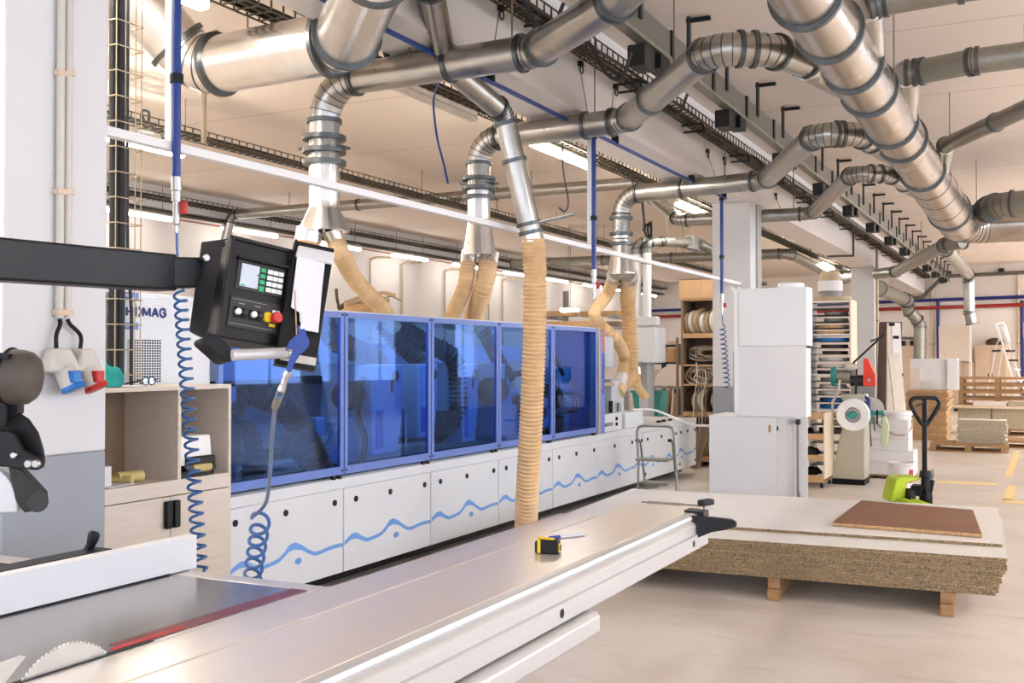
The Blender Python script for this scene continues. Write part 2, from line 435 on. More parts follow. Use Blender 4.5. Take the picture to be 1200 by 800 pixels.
wf.build('wall_front', 'wall_paint', **S)
for k in range(5):
    x0 = -13.5 + k * 4.2 + 1.35
    w = M().box((x0, -6.14, .9), (x0 + 2.85, -6.12, 3.7)).build('window_%d' % (k + 9), 'daylight', **S)
    f = M()
    for xx in (x0, x0 + 1.4, x0 + 2.79): f.box((xx, -6.08, .9), (xx + .06, -6.02, 3.7))
    f.box((x0, -6.08, .9), (x0 + 2.85, -6.02, .96)); f.box((x0, -6.08, 3.64), (x0 + 2.85, -6.02, 3.7)); f.build('window_frame', 'white_gloss', w)

CX0, CX1 = -3.86, -3.36
M().box((CX0, -5.9, 3.6), (CX1, 35.1, H - .002)).build('beam', 'beam_paint', label='deep white ceiling beam carried by the row of columns', **S)
for k, (y0, y1) in enumerate(((2.58, 3.05), (13.4, 13.95), (24.3, 24.85))):
    m = M().box((CX0, y0, 0), (CX1, y1, 1.23)).box((CX0, y0, 1.23), (CX1, y1, 3.598))
    m.build('column', 'pillar_paint', m2='wainscot', m2f=lambda p: p.index < 6, label=('white column with grey dado and two cable conduits', 'white column behind the white cabinets', 'white column behind the tall disc shelf')[k], bevel=.008, **S)
# floor tape
for q in (((1189, 528), (1196, 528), (1186, 558), (1177, 558)), ((1181, 569), (1192, 569), (1187, 586), (1174, 586)), ((1174, 584), (1230, 590), (1230, 594), (1174, 588)), ((1098, 563), (1168, 566), (1168, 568.5), (1098, 565.5))):
    M().prism([PZ(x, y, .001) for x, y in q], (0, 0, .0015)).build('floor_marking', 'yellow_tape', fl)
M().box((-13.3, -6, 3.95), (-12.75, 39, H - .002)).build('trim_1', 'beam_paint', **S)      # edge beam over the left wall

# ------------------------------------------------------------------ lamps
def lamp(name, label, group, p, q, m='tube_warm', shade='white_gloss', rod=True):
    p, q = V(p), V(q); c = (p + q) / 2
    t = thing(name, label, 'lamp', (c.x, c.y, c.z), group=group)
    up = V((0, 0, 1)); d = (q - p).normalized()
    M().bar(p + up * .05, q + up * .05, .05, .05, up).build('housing', shade, t, bevel=.008)
    for e in (p + d * .2, q - d * .2): M().cyl(e + up * .06, (e.x, e.y, H + .003), .005, n=6).build('hanger', 'wire_thin', t)
    M().bar(p + d * .02 + up * .008, q - d * .02 + up * .008, .09, .052, up).build('tube', m, t, bevel=.02)
    return t
lw0 = lamp('strip_lamp', 'lit strip lamp in the row along the left wall', 'strip lamps along the left wall', (-12.7, 11.35, 3.83), (-12.7, 12.85, 3.83), 'tube_wall')
for k in list(range(1, 10)) + [-1, -2, -3, -4, -5]: dup(lw0, (-12.7, 12.1 + 2.66 * k, 3.83))  # negative steps carry the row on, unseen, added to brighten the left bay
lb = None
for k, (y, on, lab) in enumerate(((PZ(257, 8, 3.69).y - .75, 1, 'lit strip lamp at the top edge between big duct and blue pipe'), (7.4, 0, 'unlit strip lamp beneath the first silver duct'), (10.05, 1, 'lit strip lamp hanging just left of the beam, below the second duct'),
                                  (14.6, 1, 'lit strip lamp below the long duct near the white column'), (24.9, 1, 'first small lit lamp above the tall disc shelf'), (28.0, 1, 'second small lit lamp above the tall disc shelf'), (31.5, 1, 'far lit lamp right of the last column'))):
    lamp('strip_lamp', lab, 'strip lamps left of the beam', (-4.48, y - .75, 3.69), (-4.48, y + .75, 3.69), 'tube_warm' if on else 'tube_off')
lamp('strip_lamp', 'lit strip lamp partly behind the white rail and cable ladder', 'strip lamps over the middle of the left bay', (-8.13, 6.9, 3.725), (-8.13, 8.4, 3.725))
for k in range(4): lamp('strip_lamp', 'added unseen strip lamp carrying on the middle row, hidden by the near column', 'strip lamps over the middle of the left bay', (-8.13, -4.5 + 2.66 * k, 3.69), (-8.13, -3 + 2.66 * k, 3.69))  # out of sight, added along the row to brighten the left ceiling
for k in range(3): lamp('strip_lamp', 'added unseen strip lamp left of the beam above the saw', 'strip lamps left of the beam', (-4.48, -4 + 2.66 * k, 3.69), (-4.48, -2.5 + 2.66 * k, 3.69))  # out of view, added along the row for more light overhead
for k in range(4): lamp('strip_lamp', 'added unseen strip lamp brightening the back from the right hand bay', 'added unseen lamps of the right bay', (1.7, 20 + 3.7 * k, 3.7), (1.7, 21.5 + 3.7 * k, 3.7), 'tube_fill')  # unseen row added to brighten the back wall
for k in range(6):
  for x_ in (3.2, 6.2):
    lamp('strip_lamp', 'added unseen strip lamp brightening the back from the right hand bay', 'added unseen lamps of the right bay', (x_, 5 + 5 * k, 3.7), (x_, 6.5 + 5 * k, 3.7), 'tube_fill')  # unseen rows added to light the right bay and beam side
w = bpy.data.worlds.new('world'); bpy.context.scene.world = w; w.use_nodes = True
w.node_tree.nodes['Background'].inputs[0].default_value = (.8, .88, 1, 1); w.node_tree.nodes['Background'].inputs[1].default_value = .5
vs = bpy.context.scene.view_settings; vs.view_transform = 'Standard'; vs.look = 'None'; vs.gamma = 1; vs.use_curve_mapping = False; vs.exposure = 0.62
cy = bpy.context.scene.cycles; cy.max_bounces = 8; cy.diffuse_bounces = 5; cy.glossy_bounces = 4; cy.transparent_max_bounces = 10; cy.sample_clamp_indirect = 6; cy.caustics_reflective = False; cy.caustics_refractive = False
# ================================================================== EXTRACTION DUCTS
def rods(root, pts, z1=H + .005, r=.006, m='wire_thin', name='hanger'):
    for p in pts: M().cyl(V(p), (p[0], p[1], z1), r, n=8).build(name, m, root)
def hood(root, c, z0, z1, r0, r1, m='galv_bright', rim=True, sx=1.0):   # flared hood standing on hose collars
    c = V(c)
    mm = M().lathe((c.x, c.y, z1), (0, 0, -1), [(0, r0), (.03, r0), (.05, r0 * 1.02), (z1 - z0, r1), (z1 - z0 + .02, r1 * 1.02), (z1 - z0 + .02, r1 * .9), (.05, r0 * .9)], 40, False)
    if sx != 1:
        for v in mm.bm.verts:
            k = (z1 - v.co.z) / (z1 - z0); v.co.x = c.x + (v.co.x - c.x) * (1 + (sx - 1) * max(0, k))
    mm.lathe((c.x, c.y, z0 - .004), (0, 0, 1), [(0, r1 * .98), (.006, r1 * .98)], 40)
    return mm.build('hood', m, root)
def flap(root, c, r, d1, d2):      # slide gate between two collars
    M().box((c.x - r * 1.55, c.y - r * .75, c.z - .008), (c.x + r * 1.55, c.y + r * .75, c.z + .008)).build('slide_gate', 'flange', root)
MX, MZ = -1.11, 3.5               # main duct axis
# ---- main duct, running away from the viewer, then turning right
t = thing('main_duct', 'big silver main extraction duct crossing the upper right ceiling', 'duct', (MX, 9, 3.4))
ye = 16.6
RMP = [(.5, .15), (5.07, .153), (5.6, .176), (7.8, .182), (8.6, .192), (11.2, .2), (12, .226), (13.4, .236), (14.4, .25), (20, .25)]
def rm(y):
    for (a, ra_), (b, rb_) in zip(RMP, RMP[1:]):
        if a <= y <= b: return ra_ + (rb_ - ra_) * (y - a) / (b - a)
    return .15
M().lathe((MX, 0, MZ), (0, 1, 0), [(a, r) for a, r in RMP[:-1]], 48).build('duct_pipe', 'galv_main', t, ang=60)
duct(t, [(MX, 14.4, MZ), (MX, ye, MZ), (MX + 1.0, ye + .05, MZ)], .25, 'galv_main', bend=1.9, gores=6, fl=False, n=48)
M().lathe((MX + .95, ye + .05, MZ), (1, .03, 0), [(0, .25), (.35, .32), (6.5, .32)], 48).build('duct_pipe', 'galv_main', t)
M().ring((MX + 1.3, ye + .06, MZ), (1, .03, 0), .32, .05, .03, 48).build('collar', 'galv_dark', t)
ys = [3.9, 4.5, 5.07, 5.6, 6.28, 7.07, 7.8, 9.0, 9.7, 11.4, 12.0, 12.8, 13.8, 14.7]
for i, y in enumerate(ys):
    wide = i < 10 or i == 13; r = rm(y)
    b = M().ring((MX, y, MZ), (0, 1, 0), r * .99, .038 if wide else .016, .024 if wide else .006, 48)
    if wide:
        for k in range(14):
            a = 2 * pi * k / 14; b.cyl((MX + cos(a) * (r + .012), y - .026, MZ + sin(a) * (r + .012)), (MX + cos(a) * (r + .012), y + .026, MZ + sin(a) * (r + .012)), .007, n=6)
    b.build('collar' if wide else 'seam', 'flange', t)
for k in range(4):
    for s in (-1, 1): M().cyl((MX + s * rm(3.5 + 4.2 * k), 3.5 + 4.2 * k, MZ), (MX + s * rm(3.5 + 4.2 * k), 3.5 + 4.2 * k, H + .005), .006, n=6).build('hanger', 'wire_thin', t)
def saddle(root, p, y2, side, r, m='galv'):        # conical branch entering the main duct along the air flow
    q = V((MX + side * rm(y2) * .55, y2 + .1, MZ)); p = V(p)
    M().tube([p, p.lerp(q, .4), q], [r * 1.08, r * 1.06, r * .9], 32).build('branch_cone', m, root)
    M().ring(p, q - p, r * 1.06, .025, r * .13, 32).build('collar', 'galv_bright', root)

# ---- first duct over the machine (left)
rA = .104
a0 = PX(380, 200, -4.40); ax, ay = a0.x, a0.y
zA = 3.48
tA = thing('machine_duct', 'silver duct with wide hood over the left end of the blue machine', 'duct', (ax, ay, 2.4))
pA = [(ax, ay, 2.93), (ax, ay, zA), tuple(PZ(628, 60, zA)), tuple(PZ(722, 0, zA)), (MX - .27, 4.45, zA)]
duct(tA, pA, rA, bend=2.6, mid=((1, .62),))
for z in (2.93, 3.01, 3.10): M().ring((ax, ay, z), (0, 0, 1), rA * .99, .03, .045, 40).build('collar', 'flange', tA)
M().cyl((ax, ay, 2.62), (ax, ay, 3.10), rA, n=40).build('duct_pipe', 'galv_bright', tA)
flap(tA, V((ax, ay, 3.03)), rA, 0, 0)
zr = PX(380, 268, ax).z
hood(tA, (ax, ay), zr, 2.66, rA, .165, sx=1.05)
saddle(tA, (MX - .27, 4.45, zA), 5.1, -1, rA)
rods(tA, [PZ(480, 77, zA), PZ(600, 64, zA)])
# ---- second duct
rB = .1
b0 = PX(561, 230, -4.36); bx, by = b0.x, b0.y
tB = thing('machine_duct', 'silver duct with flared hood over the middle of the blue machine', 'duct', (bx, by, 2.4))
pB = [(bx, by, 3.05), (bx, by, zA), tuple(PZ(733, 141, zA)), tuple(PZ(836, 57, zA)), tuple(PZ(900, 58, zA)), tuple(PZ(945, 72, zA))]
duct(tB, pB, rB, bend=2.6, mid=((1, .75), (2, .35)))
for z in (2.98, 3.06, 3.14): M().ring((bx, by, z), (0, 0, 1), rB * .99, .03, .045, 40).build('collar', 'flange', tB)
flap(tB, V((bx, by, 3.10)), rB, 0, 0)
zr = PX(561, 296, bx).z
M().cyl((bx, by, zr + .29), (bx, by, 3.14), rB, n=40).build('duct_pipe', 'galv_bright', tB)
hood(tB, (bx, by), zr, zr + .31, rB, .14, sx=1.05)
e = PZ(945, 72, zA); saddle(tB, tuple(e), e.y + .9, -1, rB)
rods(tB, [PZ(640, 156, zA), PZ(697, 148, zA), PZ(790, 95, zA)])
# ---- third duct over the machine end
rE = .099
c0 = PX(728, 270, -4.38); cx, cy_ = c0.x, c0.y
tE = thing('machine_duct', 'silver duct with square flared hood over the open end of the blue machine', 'duct', (cx, cy_, 2.5))
pE = [(cx, cy_, 3.02), (cx, cy_, zA), tuple(PZ(897, 211, zA)), tuple(PZ(957, 157, zA)), tuple(PZ(1005, 157, zA)), tuple(PZ(1022, 165, zA))]
duct(tE, pE, rE, bend=2.6, mid=((1, .45),))
for z in (2.92, 3.03, 3.21): M().ring((cx, cy_, z), (0, 0, 1), rE * .99, .03, .04, 40).build('collar', 'flange', tE)
zr = PX(728, 320, cx).z
M().cyl((cx, cy_, zr + .4), (cx, cy_, 3.21), rE, n=40).build('duct_pipe', 'galv_bright', tE)
hood(tE, (cx, cy_), zr, zr + .38, rE, .17, sx=.95)
e = PZ(1022, 165, zA); saddle(tE, tuple(e), e.y + 1.2, -1, rE)
rods(tE, [PZ(800, 218, zA), PZ(850, 214, zA)])
# ---- fourth, long duct that comes from the left wall
zG = 3.47
tG = thing('ceiling_duct', 'thin grey duct passing behind the white column up to the main duct', 'duct', PZ(900, 252, 3.6))
duct(tG, [tuple(PZ(765, 232, 3.9)), tuple(PZ(796, 258, zG)), tuple(PZ(952, 250, zG)), tuple(PZ(1000, 203, zG)), tuple(PZ(1042, 204, zG)), tuple(PZ(1060, 215, zG))], .085, bend=2.4)
e = PZ(1060, 215, zG); saddle(tG, tuple(e), e.y + 1.2, -1, .085)
rods(tG, [PZ(840, 257, zG), PZ(930, 251, zG)])
zH = 4.07; yH = 14.1
tH = thing('ceiling_duct', 'long thin grey duct running left to the wall above the first hood', 'duct', (-9, yH, zH))
eH = PZ(741, 213, zH)
duct(tH, [(-13.05, yH, 2.6), (-12.75, yH, 3.4), (-12.55, yH, zH), (eH.x, yH, zH)], .085, bend=2.0, mid=((2, .36), (2, .7)))
M().box((-13.29, yH - .05, 3.0), (-12.9, yH + .05, 3.06)).build('wall_bracket', 'galv_dark', tH)
rods(tH, [(-11.3, yH, zH), (-9.2, yH, zH), (-6.8, yH, zH)])
tI = thing('ceiling_duct', 'lowest thin grey duct crossing behind the two white pipes', 'duct', (-6, 20.2, 3.6))
eI = PZ(925, 297, 3.62)
duct(tI, [tuple(PZ(600, 309, 3.62)), (eI.x, eI.y, 3.62), tuple(PZ(975, 323, 3.62)), tuple(PZ(998, 321, 3.62))], .10, 'zinc_grey', bend=2, mid=((0, .35), (0, .6)))
rods(tI, [PZ(700, 305, 3.62), PZ(800, 301, 3.62), PZ(950, 310, 3.62)])
# ---- branches right of the main duct
def branch(label, pts, r, m='zinc_grey', y2=None, **k):
    root = thing('branch_duct', label, 'duct', pts[1]); pts = [tuple(p) for p in pts]
    duct(root, pts, r, m, bend=2, **k); saddle(root, pts[0], y2, 1, r, 'galv'); 
    rods(root, [V(pts[-2]).lerp(V(pts[-1]), .5)])
    return root
zK = 3.66
b1 = PZ(1018, 8, zK); branch('thin branch duct leaving the main duct at the very top', [b1, b1 + V((.06, .02, .02)), b1 + V((.5, .0, .03)), b1 + V((4, .05, .03))], .078, y2=b1.y + .8)
b2 = PZ(1063, 86, zK); branch('thin branch duct leaving the main duct second from the top', [b2, b2 + V((.08, 0, .0)), b2 + V((.45, -.12, .0)), b2 + V((4.5, -.35, 0))], .088, y2=b2.y + .9)
b3 = PZ(1108, 170, zK); e3 = PZ(1240, 110, zK); branch('bare thin branch duct rising to the right edge', [b3, b3.lerp(e3, .5), e3], .075, y2=b3.y + .9, fl=True)
b4 = PZ(1146, 254, zK - .05); branch('short gored branch duct at the right edge', [b4, PZ(1158, 245, zK - .05), PZ(1172, 240, zK - .05), PZ(1260, 232, zK - .05)], .16, y2=b4.y + 1.0)
# ---- branches further back
e = PZ(1110, 287, 3.62)
t = thing('ceiling_duct', 'slanting grey duct at the last column rising to the main duct bend', 'duct', tuple(PZ(1060, 310, 3.6)))
duct(t, [tuple(PZ(990, 326, 3.44)), tuple(PZ(1050, 318, 3.44)), tuple(PZ(1108, 287, 3.44)), tuple(PZ(1128, 283, 3.46))], .115, 'zinc_grey', bend=1.8)
rods(t, [PZ(1030, 320, 3.62), PZ(1080, 302, 3.62)])
t = thing('down_duct', 'grey duct that drops down the back wall left of the white board', 'duct', tuple(PW(1065, 370, 30)))
duct(t, [tuple(PW(1030, 338, 25)), tuple(PW(1058, 350, 29)), tuple(PW(1064, 352, 30.5)), tuple(PW(1063, 362, 30.6)), tuple(PW(1078, 378, 30.8)), tuple(PW(1078, 420, 30.8))], .17, 'zinc_grey', bend=1.5)
rods(t, [PW(1045, 344, 27)])
M().fbox(BW(1074, 398, 0), bw_d, V((0, 0, 1)), bw_n, (0, 0, 0), (.1, .08, 1.4)).build('wall_bracket', 'galv_dark', t)
t = thing('down_duct', 'silver duct that comes down in front of the back wall', 'duct', tuple(PW(1137, 340, 26)))
duct(t, [tuple(PW(1108, 292, 20)), tuple(PW(1135, 322, 26)), tuple(PW(1136, 366, 26)), tuple(PW(1139, 379, 26))], .13, 'galv', bend=1.4)
M().cyl(PW(1124, 314, 23.5), (PW(1124, 314, 23.5).x, PW(1124, 314, 23.5).y, H), .01, n=8).build('hanger', 'wire_thin', t)

# ---- big duct at upper left
zD = 3.52; rD = .185
tD = thing('big_duct', 'large silver duct turning twice at the upper left ceiling', 'duct', tuple(PZ(320, 62, 3.5)))
duct(tD, [tuple(PW(118, -50, 6.75)), tuple(PZ(232, 80, zD)), tuple(PZ(404, 48, zD)), tuple(PZ(440, -40, zD))], rD, 'galv_bright', bend=1.55, gores=4, mid=((0, .1),), fw=.03, fh=.14)
rods(tD, [PZ(290, 70, zD), PZ(370, 54, zD)])
# ---- branch that comes down in front, with the long tan hose
rC = .078
tC = thing('drop_duct', 'silver duct crossing in front and dropping to the long tan hose', 'duct', tuple(PW(620, 265, 7.6)))
pC = [tuple(PW(505, -12, 6.15)), tuple(PW(522, 76, 6.95)), tuple(PW(590, 132, 7.55)), tuple(PW(622, 272, 7.6))]
duct(tC, pC, rC, 'galv', bend=1.6, mid=((2, .4), (2, .93)))
g = PW(650, 259, 7.5); M().bar(PW(622, 263, 7.6), PW(673, 251, 7.5), .07, .006, up=(0, 0, 1)).build('slide_gate', 'galv', tC)
rods(tC, [PW(560, 106, 7.3)])
M().cyl(PW(622, 270, 7.6), PW(625, 283, 7.6), rC * 1.02, n=32).build('hose_collar', 'galv_bright', tC)
th = thing('extraction_hose', 'long tan ribbed hose hanging in front of the blue machine to the floor', 'hose', tuple(PW(617, 634, 8.4)))
b_ = PZ(616, 640, .085)
flex('hose', [PW(625, 280, 7.6), PW(627, 330, 7.62), PW(626, 400, 7.65), PW(622, 500, 7.75), PW(617, 600, 7.95), (b_.x, b_.y, .0)], .083, 'hose_tan', th, pitch=.03, n=22)
# ---- hoses under the three hoods
ZH = 1.93
def hose(label, P, r, up=None, m='hose_tan'):
    t = thing('extraction_hose', label, 'hose', tuple(P[-1])); flex('hose', P, r, m, t, pitch=.028)
    p, q = V(P[0]), V(P[1]); d = (q - p).normalized()
    M().cyl(p - d * .07, p + d * .03, r * 1.06, n=28).build('hose_clamp', 'galv_bright', t)
    return t
zr = PX(380, 268, ax).z - .065
hose('short tan hose curving right from the left hood to the machine top', [(ax + .06, ay + .04, zr), (ax + .08, ay + .1, zr - .12), PX(418, 330, -4.65), PX(450, 364, -4.65), PX(462, 385, -4.65)], .062)
hose('thick tan hose hidden behind the control panel', [(ax - .08, ay - .07, zr), (ax - .1, ay - .09, zr - .25), (ax - .12, ay - .1, ZH - .02)], .085)
zr = PX(561, 296, bx).z - .065
hose('left one of two tan hoses under the middle hood', [(bx - .07, by - .06, zr), PX(545, 335, bx - .07), PX(531, 368, -4.65), PX(527, 382, -4.65)], .066)
hose('right one of two tan hoses under the middle hood', [(bx + .07, by + .05, zr), PX(566, 340, bx + .07), PX(553, 375, -4.65), PX(552, 385, -4.65)], .078)
zr = PX(728, 320, cx).z - .065
hose('curling tan hose that bends left and back over the machine end', [(cx - .08, cy_ - .06, zr), PX(712, 345, -4.65), PX(697, 366, -4.65), PX(703, 380, -4.65), PX(722, 398, -4.5), PX(732, 418, -4.5), PX(730, 440, -4.5)], .07)
hose('straight tan hose hanging from the square hood to a nozzle', [(cx + .08, cy_ + .06, zr), PX(736, 350, -4.45), PX(739, 420, -4.45), PX(737, 442, -4.45), PX(724, 455, -4.5)], .088)
# ================================================================== EDGE BANDING MACHINE
MXF = -4.32                                          # front face
eb = thing('edge_banding_machine', 'long white edge banding machine with blue glazed hood and wave stripe', 'machine', (-4.8, 9.4, 0))
YB = [4.74, 5.985, 7.14, 8.29, 9.44, 10.59, 11.6, 12.02, 13.4, 14.18]
zb, zt = .13, .70
M().box((-5.3, 4.75, .03), (-4.5, 14.1, .14)).build('base_frame', 'black', eb)
M().box((-5.35, 4.74, .14), (-4.34, 14.18, zt)).build('body', 'machine_white', eb)
M().box((-5.35, 4.74, zt), (MXF + .0, 14.2, .775)).build('bed', 'machine_white', eb, bevel=.008)
for i in range(9):
    y0, y1 = YB[i] + .006, YB[i + 1] - .006
    p = M().box((-4.345, y0, zb), (MXF, y1, zt)).build('base_panel', 'machine_white', eb, bevel=.004)
    L = y1 - y0
    for f in ((.12, .5, .92) if i not in (5,) else (.5,)):
        M().cyl((MXF - .003, y0 + L * f, zt - .085), (MXF + .007, y0 + L * f, zt - .085), .021, n=16).build('lock', 'black', p)
    if i in (7, 8):
        for f in (.06, .94): M().cyl((MXF - .003, y0 + L * f, zb + .07), (MXF + .007, y0 + L * f, zb + .07), .019, n=16).build('lock', 'black', p)
    # printed wave
    per = 1.15; base = math.floor(y0)
    def zc(y):
        u = ((y - 5.985) / per) % 1.0
        K = ((0, .318), (.05, .346), (.09, .360), (.14, .357), (.19, .328), (.245, .307), (.32, .312), (.40, .324), (.45, .352), (.49, .385), (.54, .392), (.60, .372), (.66, .335), (.715, .308), (.77, .306), (.85, .318), (.93, .321), (1, .318))
        for (a, za), (b, zb_) in zip(K, K[1:]):
            if a <= u <= b: t = (u - a) / (b - a); return za + (zb_ - za) * t
    def th_(y):
        u = ((y - 5.985) / per) % 1.0
        return .013 + .008 * math.exp(-((u - .12) / .08) ** 2) + .010 * math.exp(-((u - .53) / .08) ** 2)
    m = M(); n = max(10, int(L / .02)); prev = None
    for k in range(n + 1):
        y = y0 + .004 + (L - .008) * k / n
        cur = [m.bm.verts.new((MXF + .0012, y, zc(y) - th_(y))), m.bm.verts.new((MXF + .0012, y, zc(y) + th_(y)))]
        if prev: m.face([prev[0], cur[0], cur[1], prev[1]])
        prev = cur
    yd = 5.985 + per * (math.floor((y0 - 5.985) / per + .01)) + .545 * per + .03
    for dd in (yd, yd + per):
        if y0 + .05 < dd < y1 - .05:
            m.bm.faces.new([m.bm.verts.new((MXF + .0012, dd + .036 * cos(2 * pi * k / 20), .288 + .021 * sin(2 * pi * k / 20))) for k in range(20)])
    m.build('wave_stripe', 'wave_blue', p)
# ---- hood: frame, doors with blue glazing
zh0, zh1 = .80, 1.915
YD = [4.74, 5.985, 7.14, 8.29, 9.44, 10.585]
M().box((-5.42, 4.74, zh1 - .02), (MXF - .035, 10.7, zh1 + .012)).build('hood_roof', 'machine_white', eb, bevel=.006)
M().box((-5.42, 4.74, .775), (-5.38, 10.7, .95)).build('hood_back', 'machine_white', eb)
M().box((MXF - .10, 10.62, .775), (MXF + .012, 10.645, zh1 + .01)).build('hood_end_post', 'cabinet_beige', eb)
ep = M().box((MXF - .55, 10.66, .775), (MXF + .008, 10.79, zh1 - .02)).build('hood_end_panel', 'trim_blue', eb, bevel=.006)
text('Ambition', 'lettering', 'brand_blue', ep, (MXF + .010, 10.772, 1.20), (0, 0, 1), (0, -1, 0), .118, .003)
text('2264', 'model_number', 'orange', ep, (MXF + .010, 10.772, 1.665), (0, 0, 1), (0, -1, 0), .11, .004)
for i in range(5):
    y0, y1 = YD[i] + .007, YD[i + 1] - .007
    f = M(); fw = .036
    f.box((MXF - .022, y0, zh0), (MXF + .004, y1, zh0 + .055)); f.box((MXF - .022, y0, zh1 - .04), (MXF + .004, y1, zh1))
    f.box((MXF - .022, y0, zh0 + .055), (MXF + .004, y0 + fw, zh1 - .04)); f.box((MXF - .022, y1 - fw, zh0 + .055), (MXF + .004, y1, zh1 - .04))
    d = f.build('hood_door', 'trim_blue', eb)
    M().box((MXF - .010, y0 + fw, zh0 + .055), (MXF - .006, y1 - fw, zh1 - .04)).build('pane', 'pane_blue', d)
    for yy in (y0 + .018, y1 - .018):
        for zz in (zh0 + .028, zh1 - .02): M().cyl((MXF + .003, yy, zz), (MXF + .008, yy, zz), .008, n=10).build('screw', 'black', d)
    for yy in (y1 - .10, y1 - .035): M().box((MXF - .02, yy - .018, zh0 - .03), (MXF + .002, yy + .018, zh0)).build('catch', 'black', d)
M().bar((-4.44, 4.9, 1.889), (-4.44, 10.4, 1.889), .05, .012).build('hood_fill_light', 'hood_fill', eb)  # unseen glowing strip added behind the top frame to brighten the hood interior
# ---- inside of the hood
def inside(): pass
M().box((-5.25, 4.76, 1.55), (-5.0, 10.6, 1.72)).build('pressure_beam', 'machine_white', eb, bevel=.01)
M().box((-5.18, 4.76, 1.40), (-4.98, 10.6, 1.46)).build('guide_rail', 'dark_grey', eb)
M().box((-5.37, 4.76, .95), (-5.33, 10.6, 1.42)).build('rear_plate', 'machine_grey', eb)
for z in (1.02,):
    for k in range(60):
        pass
M().box((-4.98, 4.76, .90), (-4.72, 10.6, .95)).build('feed_chain', 'dark_grey', eb)
M().box((-4.72, 4.76, .775), (-4.40, 10.6, .80)).build('tray', 'dark_grey', eb)
# bay 1: black hoses and cabinets
M().box((-5.0, 4.85, .78), (-4.62, 5.25, 1.42)).build('motor_housing', 'machine_grey', eb, bevel=.015)
M().box((-4.95, 5.05, 1.45), (-4.6, 5.75, 1.62)).build('control_box', 'machine_grey', eb, bevel=.01)
for P, r in (([PX(262, 470, -4.75), PX(290, 460, -4.7), PX(335, 480, -4.55), PX(362, 520, -4.48), PX(378, 556, -4.45)], .085),
             ([PX(262, 520, -4.6), PX(285, 505, -4.55), PX(296, 530, -4.5), PX(297, 566, -4.46)], .075),
             ([PX(335, 515, -4.65), PX(360, 540, -4.6), PX(378, 548, -4.6), PX(396, 556, -4.8)], .06),
             ([PX(300, 440, -4.9), PX(276, 470, -4.7), PX(268, 500, -4.6), PX(274, 540, -4.5)], .07)):
    flex('flexible_hose', P, r, 'hose_black', eb, pitch=.042, amp=.09, n=16)
# bay 2 and 3: trimming units
def unit(y, w, x0=-5.0, x1=-4.52, z0=.86, z1=1.55, m='machine_white'):
    b = M().prism([(x1, y, z1), (x1, y + w, z1), (x1, y + w, z0 + .28), (x1, y + w * .82, z0), (x1, y, z0)], (x0 - x1, 0, 0)).build('trimming_unit', m, eb, bevel=.012)
    M().cyl((x1 - .01, y + w * .72, z1 - .09), (x1 + .02, y + w * .72, z1 - .09), .04, n=20).build('knob', 'black', b)
    M().box((x1, y + w * .60, z1 - .22), (x1 + .006, y + w * .68, z1 - .12)).build('plate', 'dark_grey', b)
    M().box((x1, y + w * .12, z0 + .05), (x1 + .004, y + w * .34, z1 - .35)).build('blue_label', 'blue_plastic', b)
    return b
unit(6.62, .42); unit(7.28, .30, z0=.95, m='machine_white'); unit(8.0, .28); unit(8.62, .3, m='machine_grey')
def motor(c, r, l, m='dark_grey'):
    c = V(c); b = M().lathe(c, (0, 1, 0), [(0, r * .7), (.02, r), (l - .02, r), (l, r * .7)], 24).build('motor', m, eb)
    for k in range(5): M().ring(c + V((0, .04 + (l - .08) * k / 4, 0)), (0, 1, 0), r, .008, .008, 24).build('cooling_fin', 'black', b)
    return b
motor((-4.62, 6.36, 1.32), .10, .2); motor((-4.6, 7.68, 1.05), .09, .22); motor((-4.55, 8.5, 1.3), .11, .25, 'black'); motor((-4.5, 9.62, 1.2), .13, .2, 'black'); motor((-4.52, 10.1, 1.12), .10, .3, 'machine_grey')
for P, r in (([(-4.75, 6.30, 1.86), (-4.7, 6.45, 1.72), (-4.62, 6.68, 1.62), (-4.66, 6.9, 1.57)], .085),
             ([(-4.8, 7.2, 1.88), (-4.75, 7.35, 1.72), (-4.68, 7.5, 1.60), (-4.62, 7.55, 1.45), (-4.62, 7.55, 1.2), (-4.7, 7.4, .98)], .075),
             ([(-4.9, 7.55, 1.86), (-4.75, 7.8, 1.72), (-4.62, 8.0, 1.6), (-4.60, 8.05, 1.4), (-4.6, 8.03, 1.1), (-4.7, 7.8, .92)], .08),
             ([(-4.7, 8.7, 1.86), (-4.6, 8.8, 1.6), (-4.55, 8.95, 1.4)], .07), ([(-4.7, 9.0, 1.1), (-4.6, 9.2, 1.2), (-4.55, 9.35, .95)], .05)):
    flex('flexible_hose', P, r, 'hose_black', eb, pitch=.042, amp=.09, n=14)
for y, z in ((7.55, 1.42), (8.05, 1.42)): M().cyl((-4.60, y, z - .22), (-4.60, y, z + .02), .072, n=24).build('hose_pipe', 'machine_grey', eb)
M().tube(spline([(-4.6, 6.62, 1.45), (-4.52, 6.42, 1.35), (-4.5, 6.42, 1.15), (-4.5, 6.5, 1.0), (-4.52, 6.48, .80)], 24)[0], .022, 10).build('cable', 'black', eb)
M().box((-4.66, 6.02, 1.05), (-4.58, 6.12, 1.18)).build('gauge_block', 'machine_white', eb, bevel=.01)
M().prism([(-4.6, 6.1, .83), (-4.6, 6.55, .83), (-4.6, 6.55, .96), (-4.6, 6.42, 1.12)], (-.2, 0, 0)).build('wedge_cover', 'machine_grey', eb)
M().tube(spline([(-4.58, 6.1, .95), (-4.52, 6.2, 1.12), (-4.55, 6.4, 1.14)], 16)[0], .012, 8).build('cable', 'machine_grey', eb)
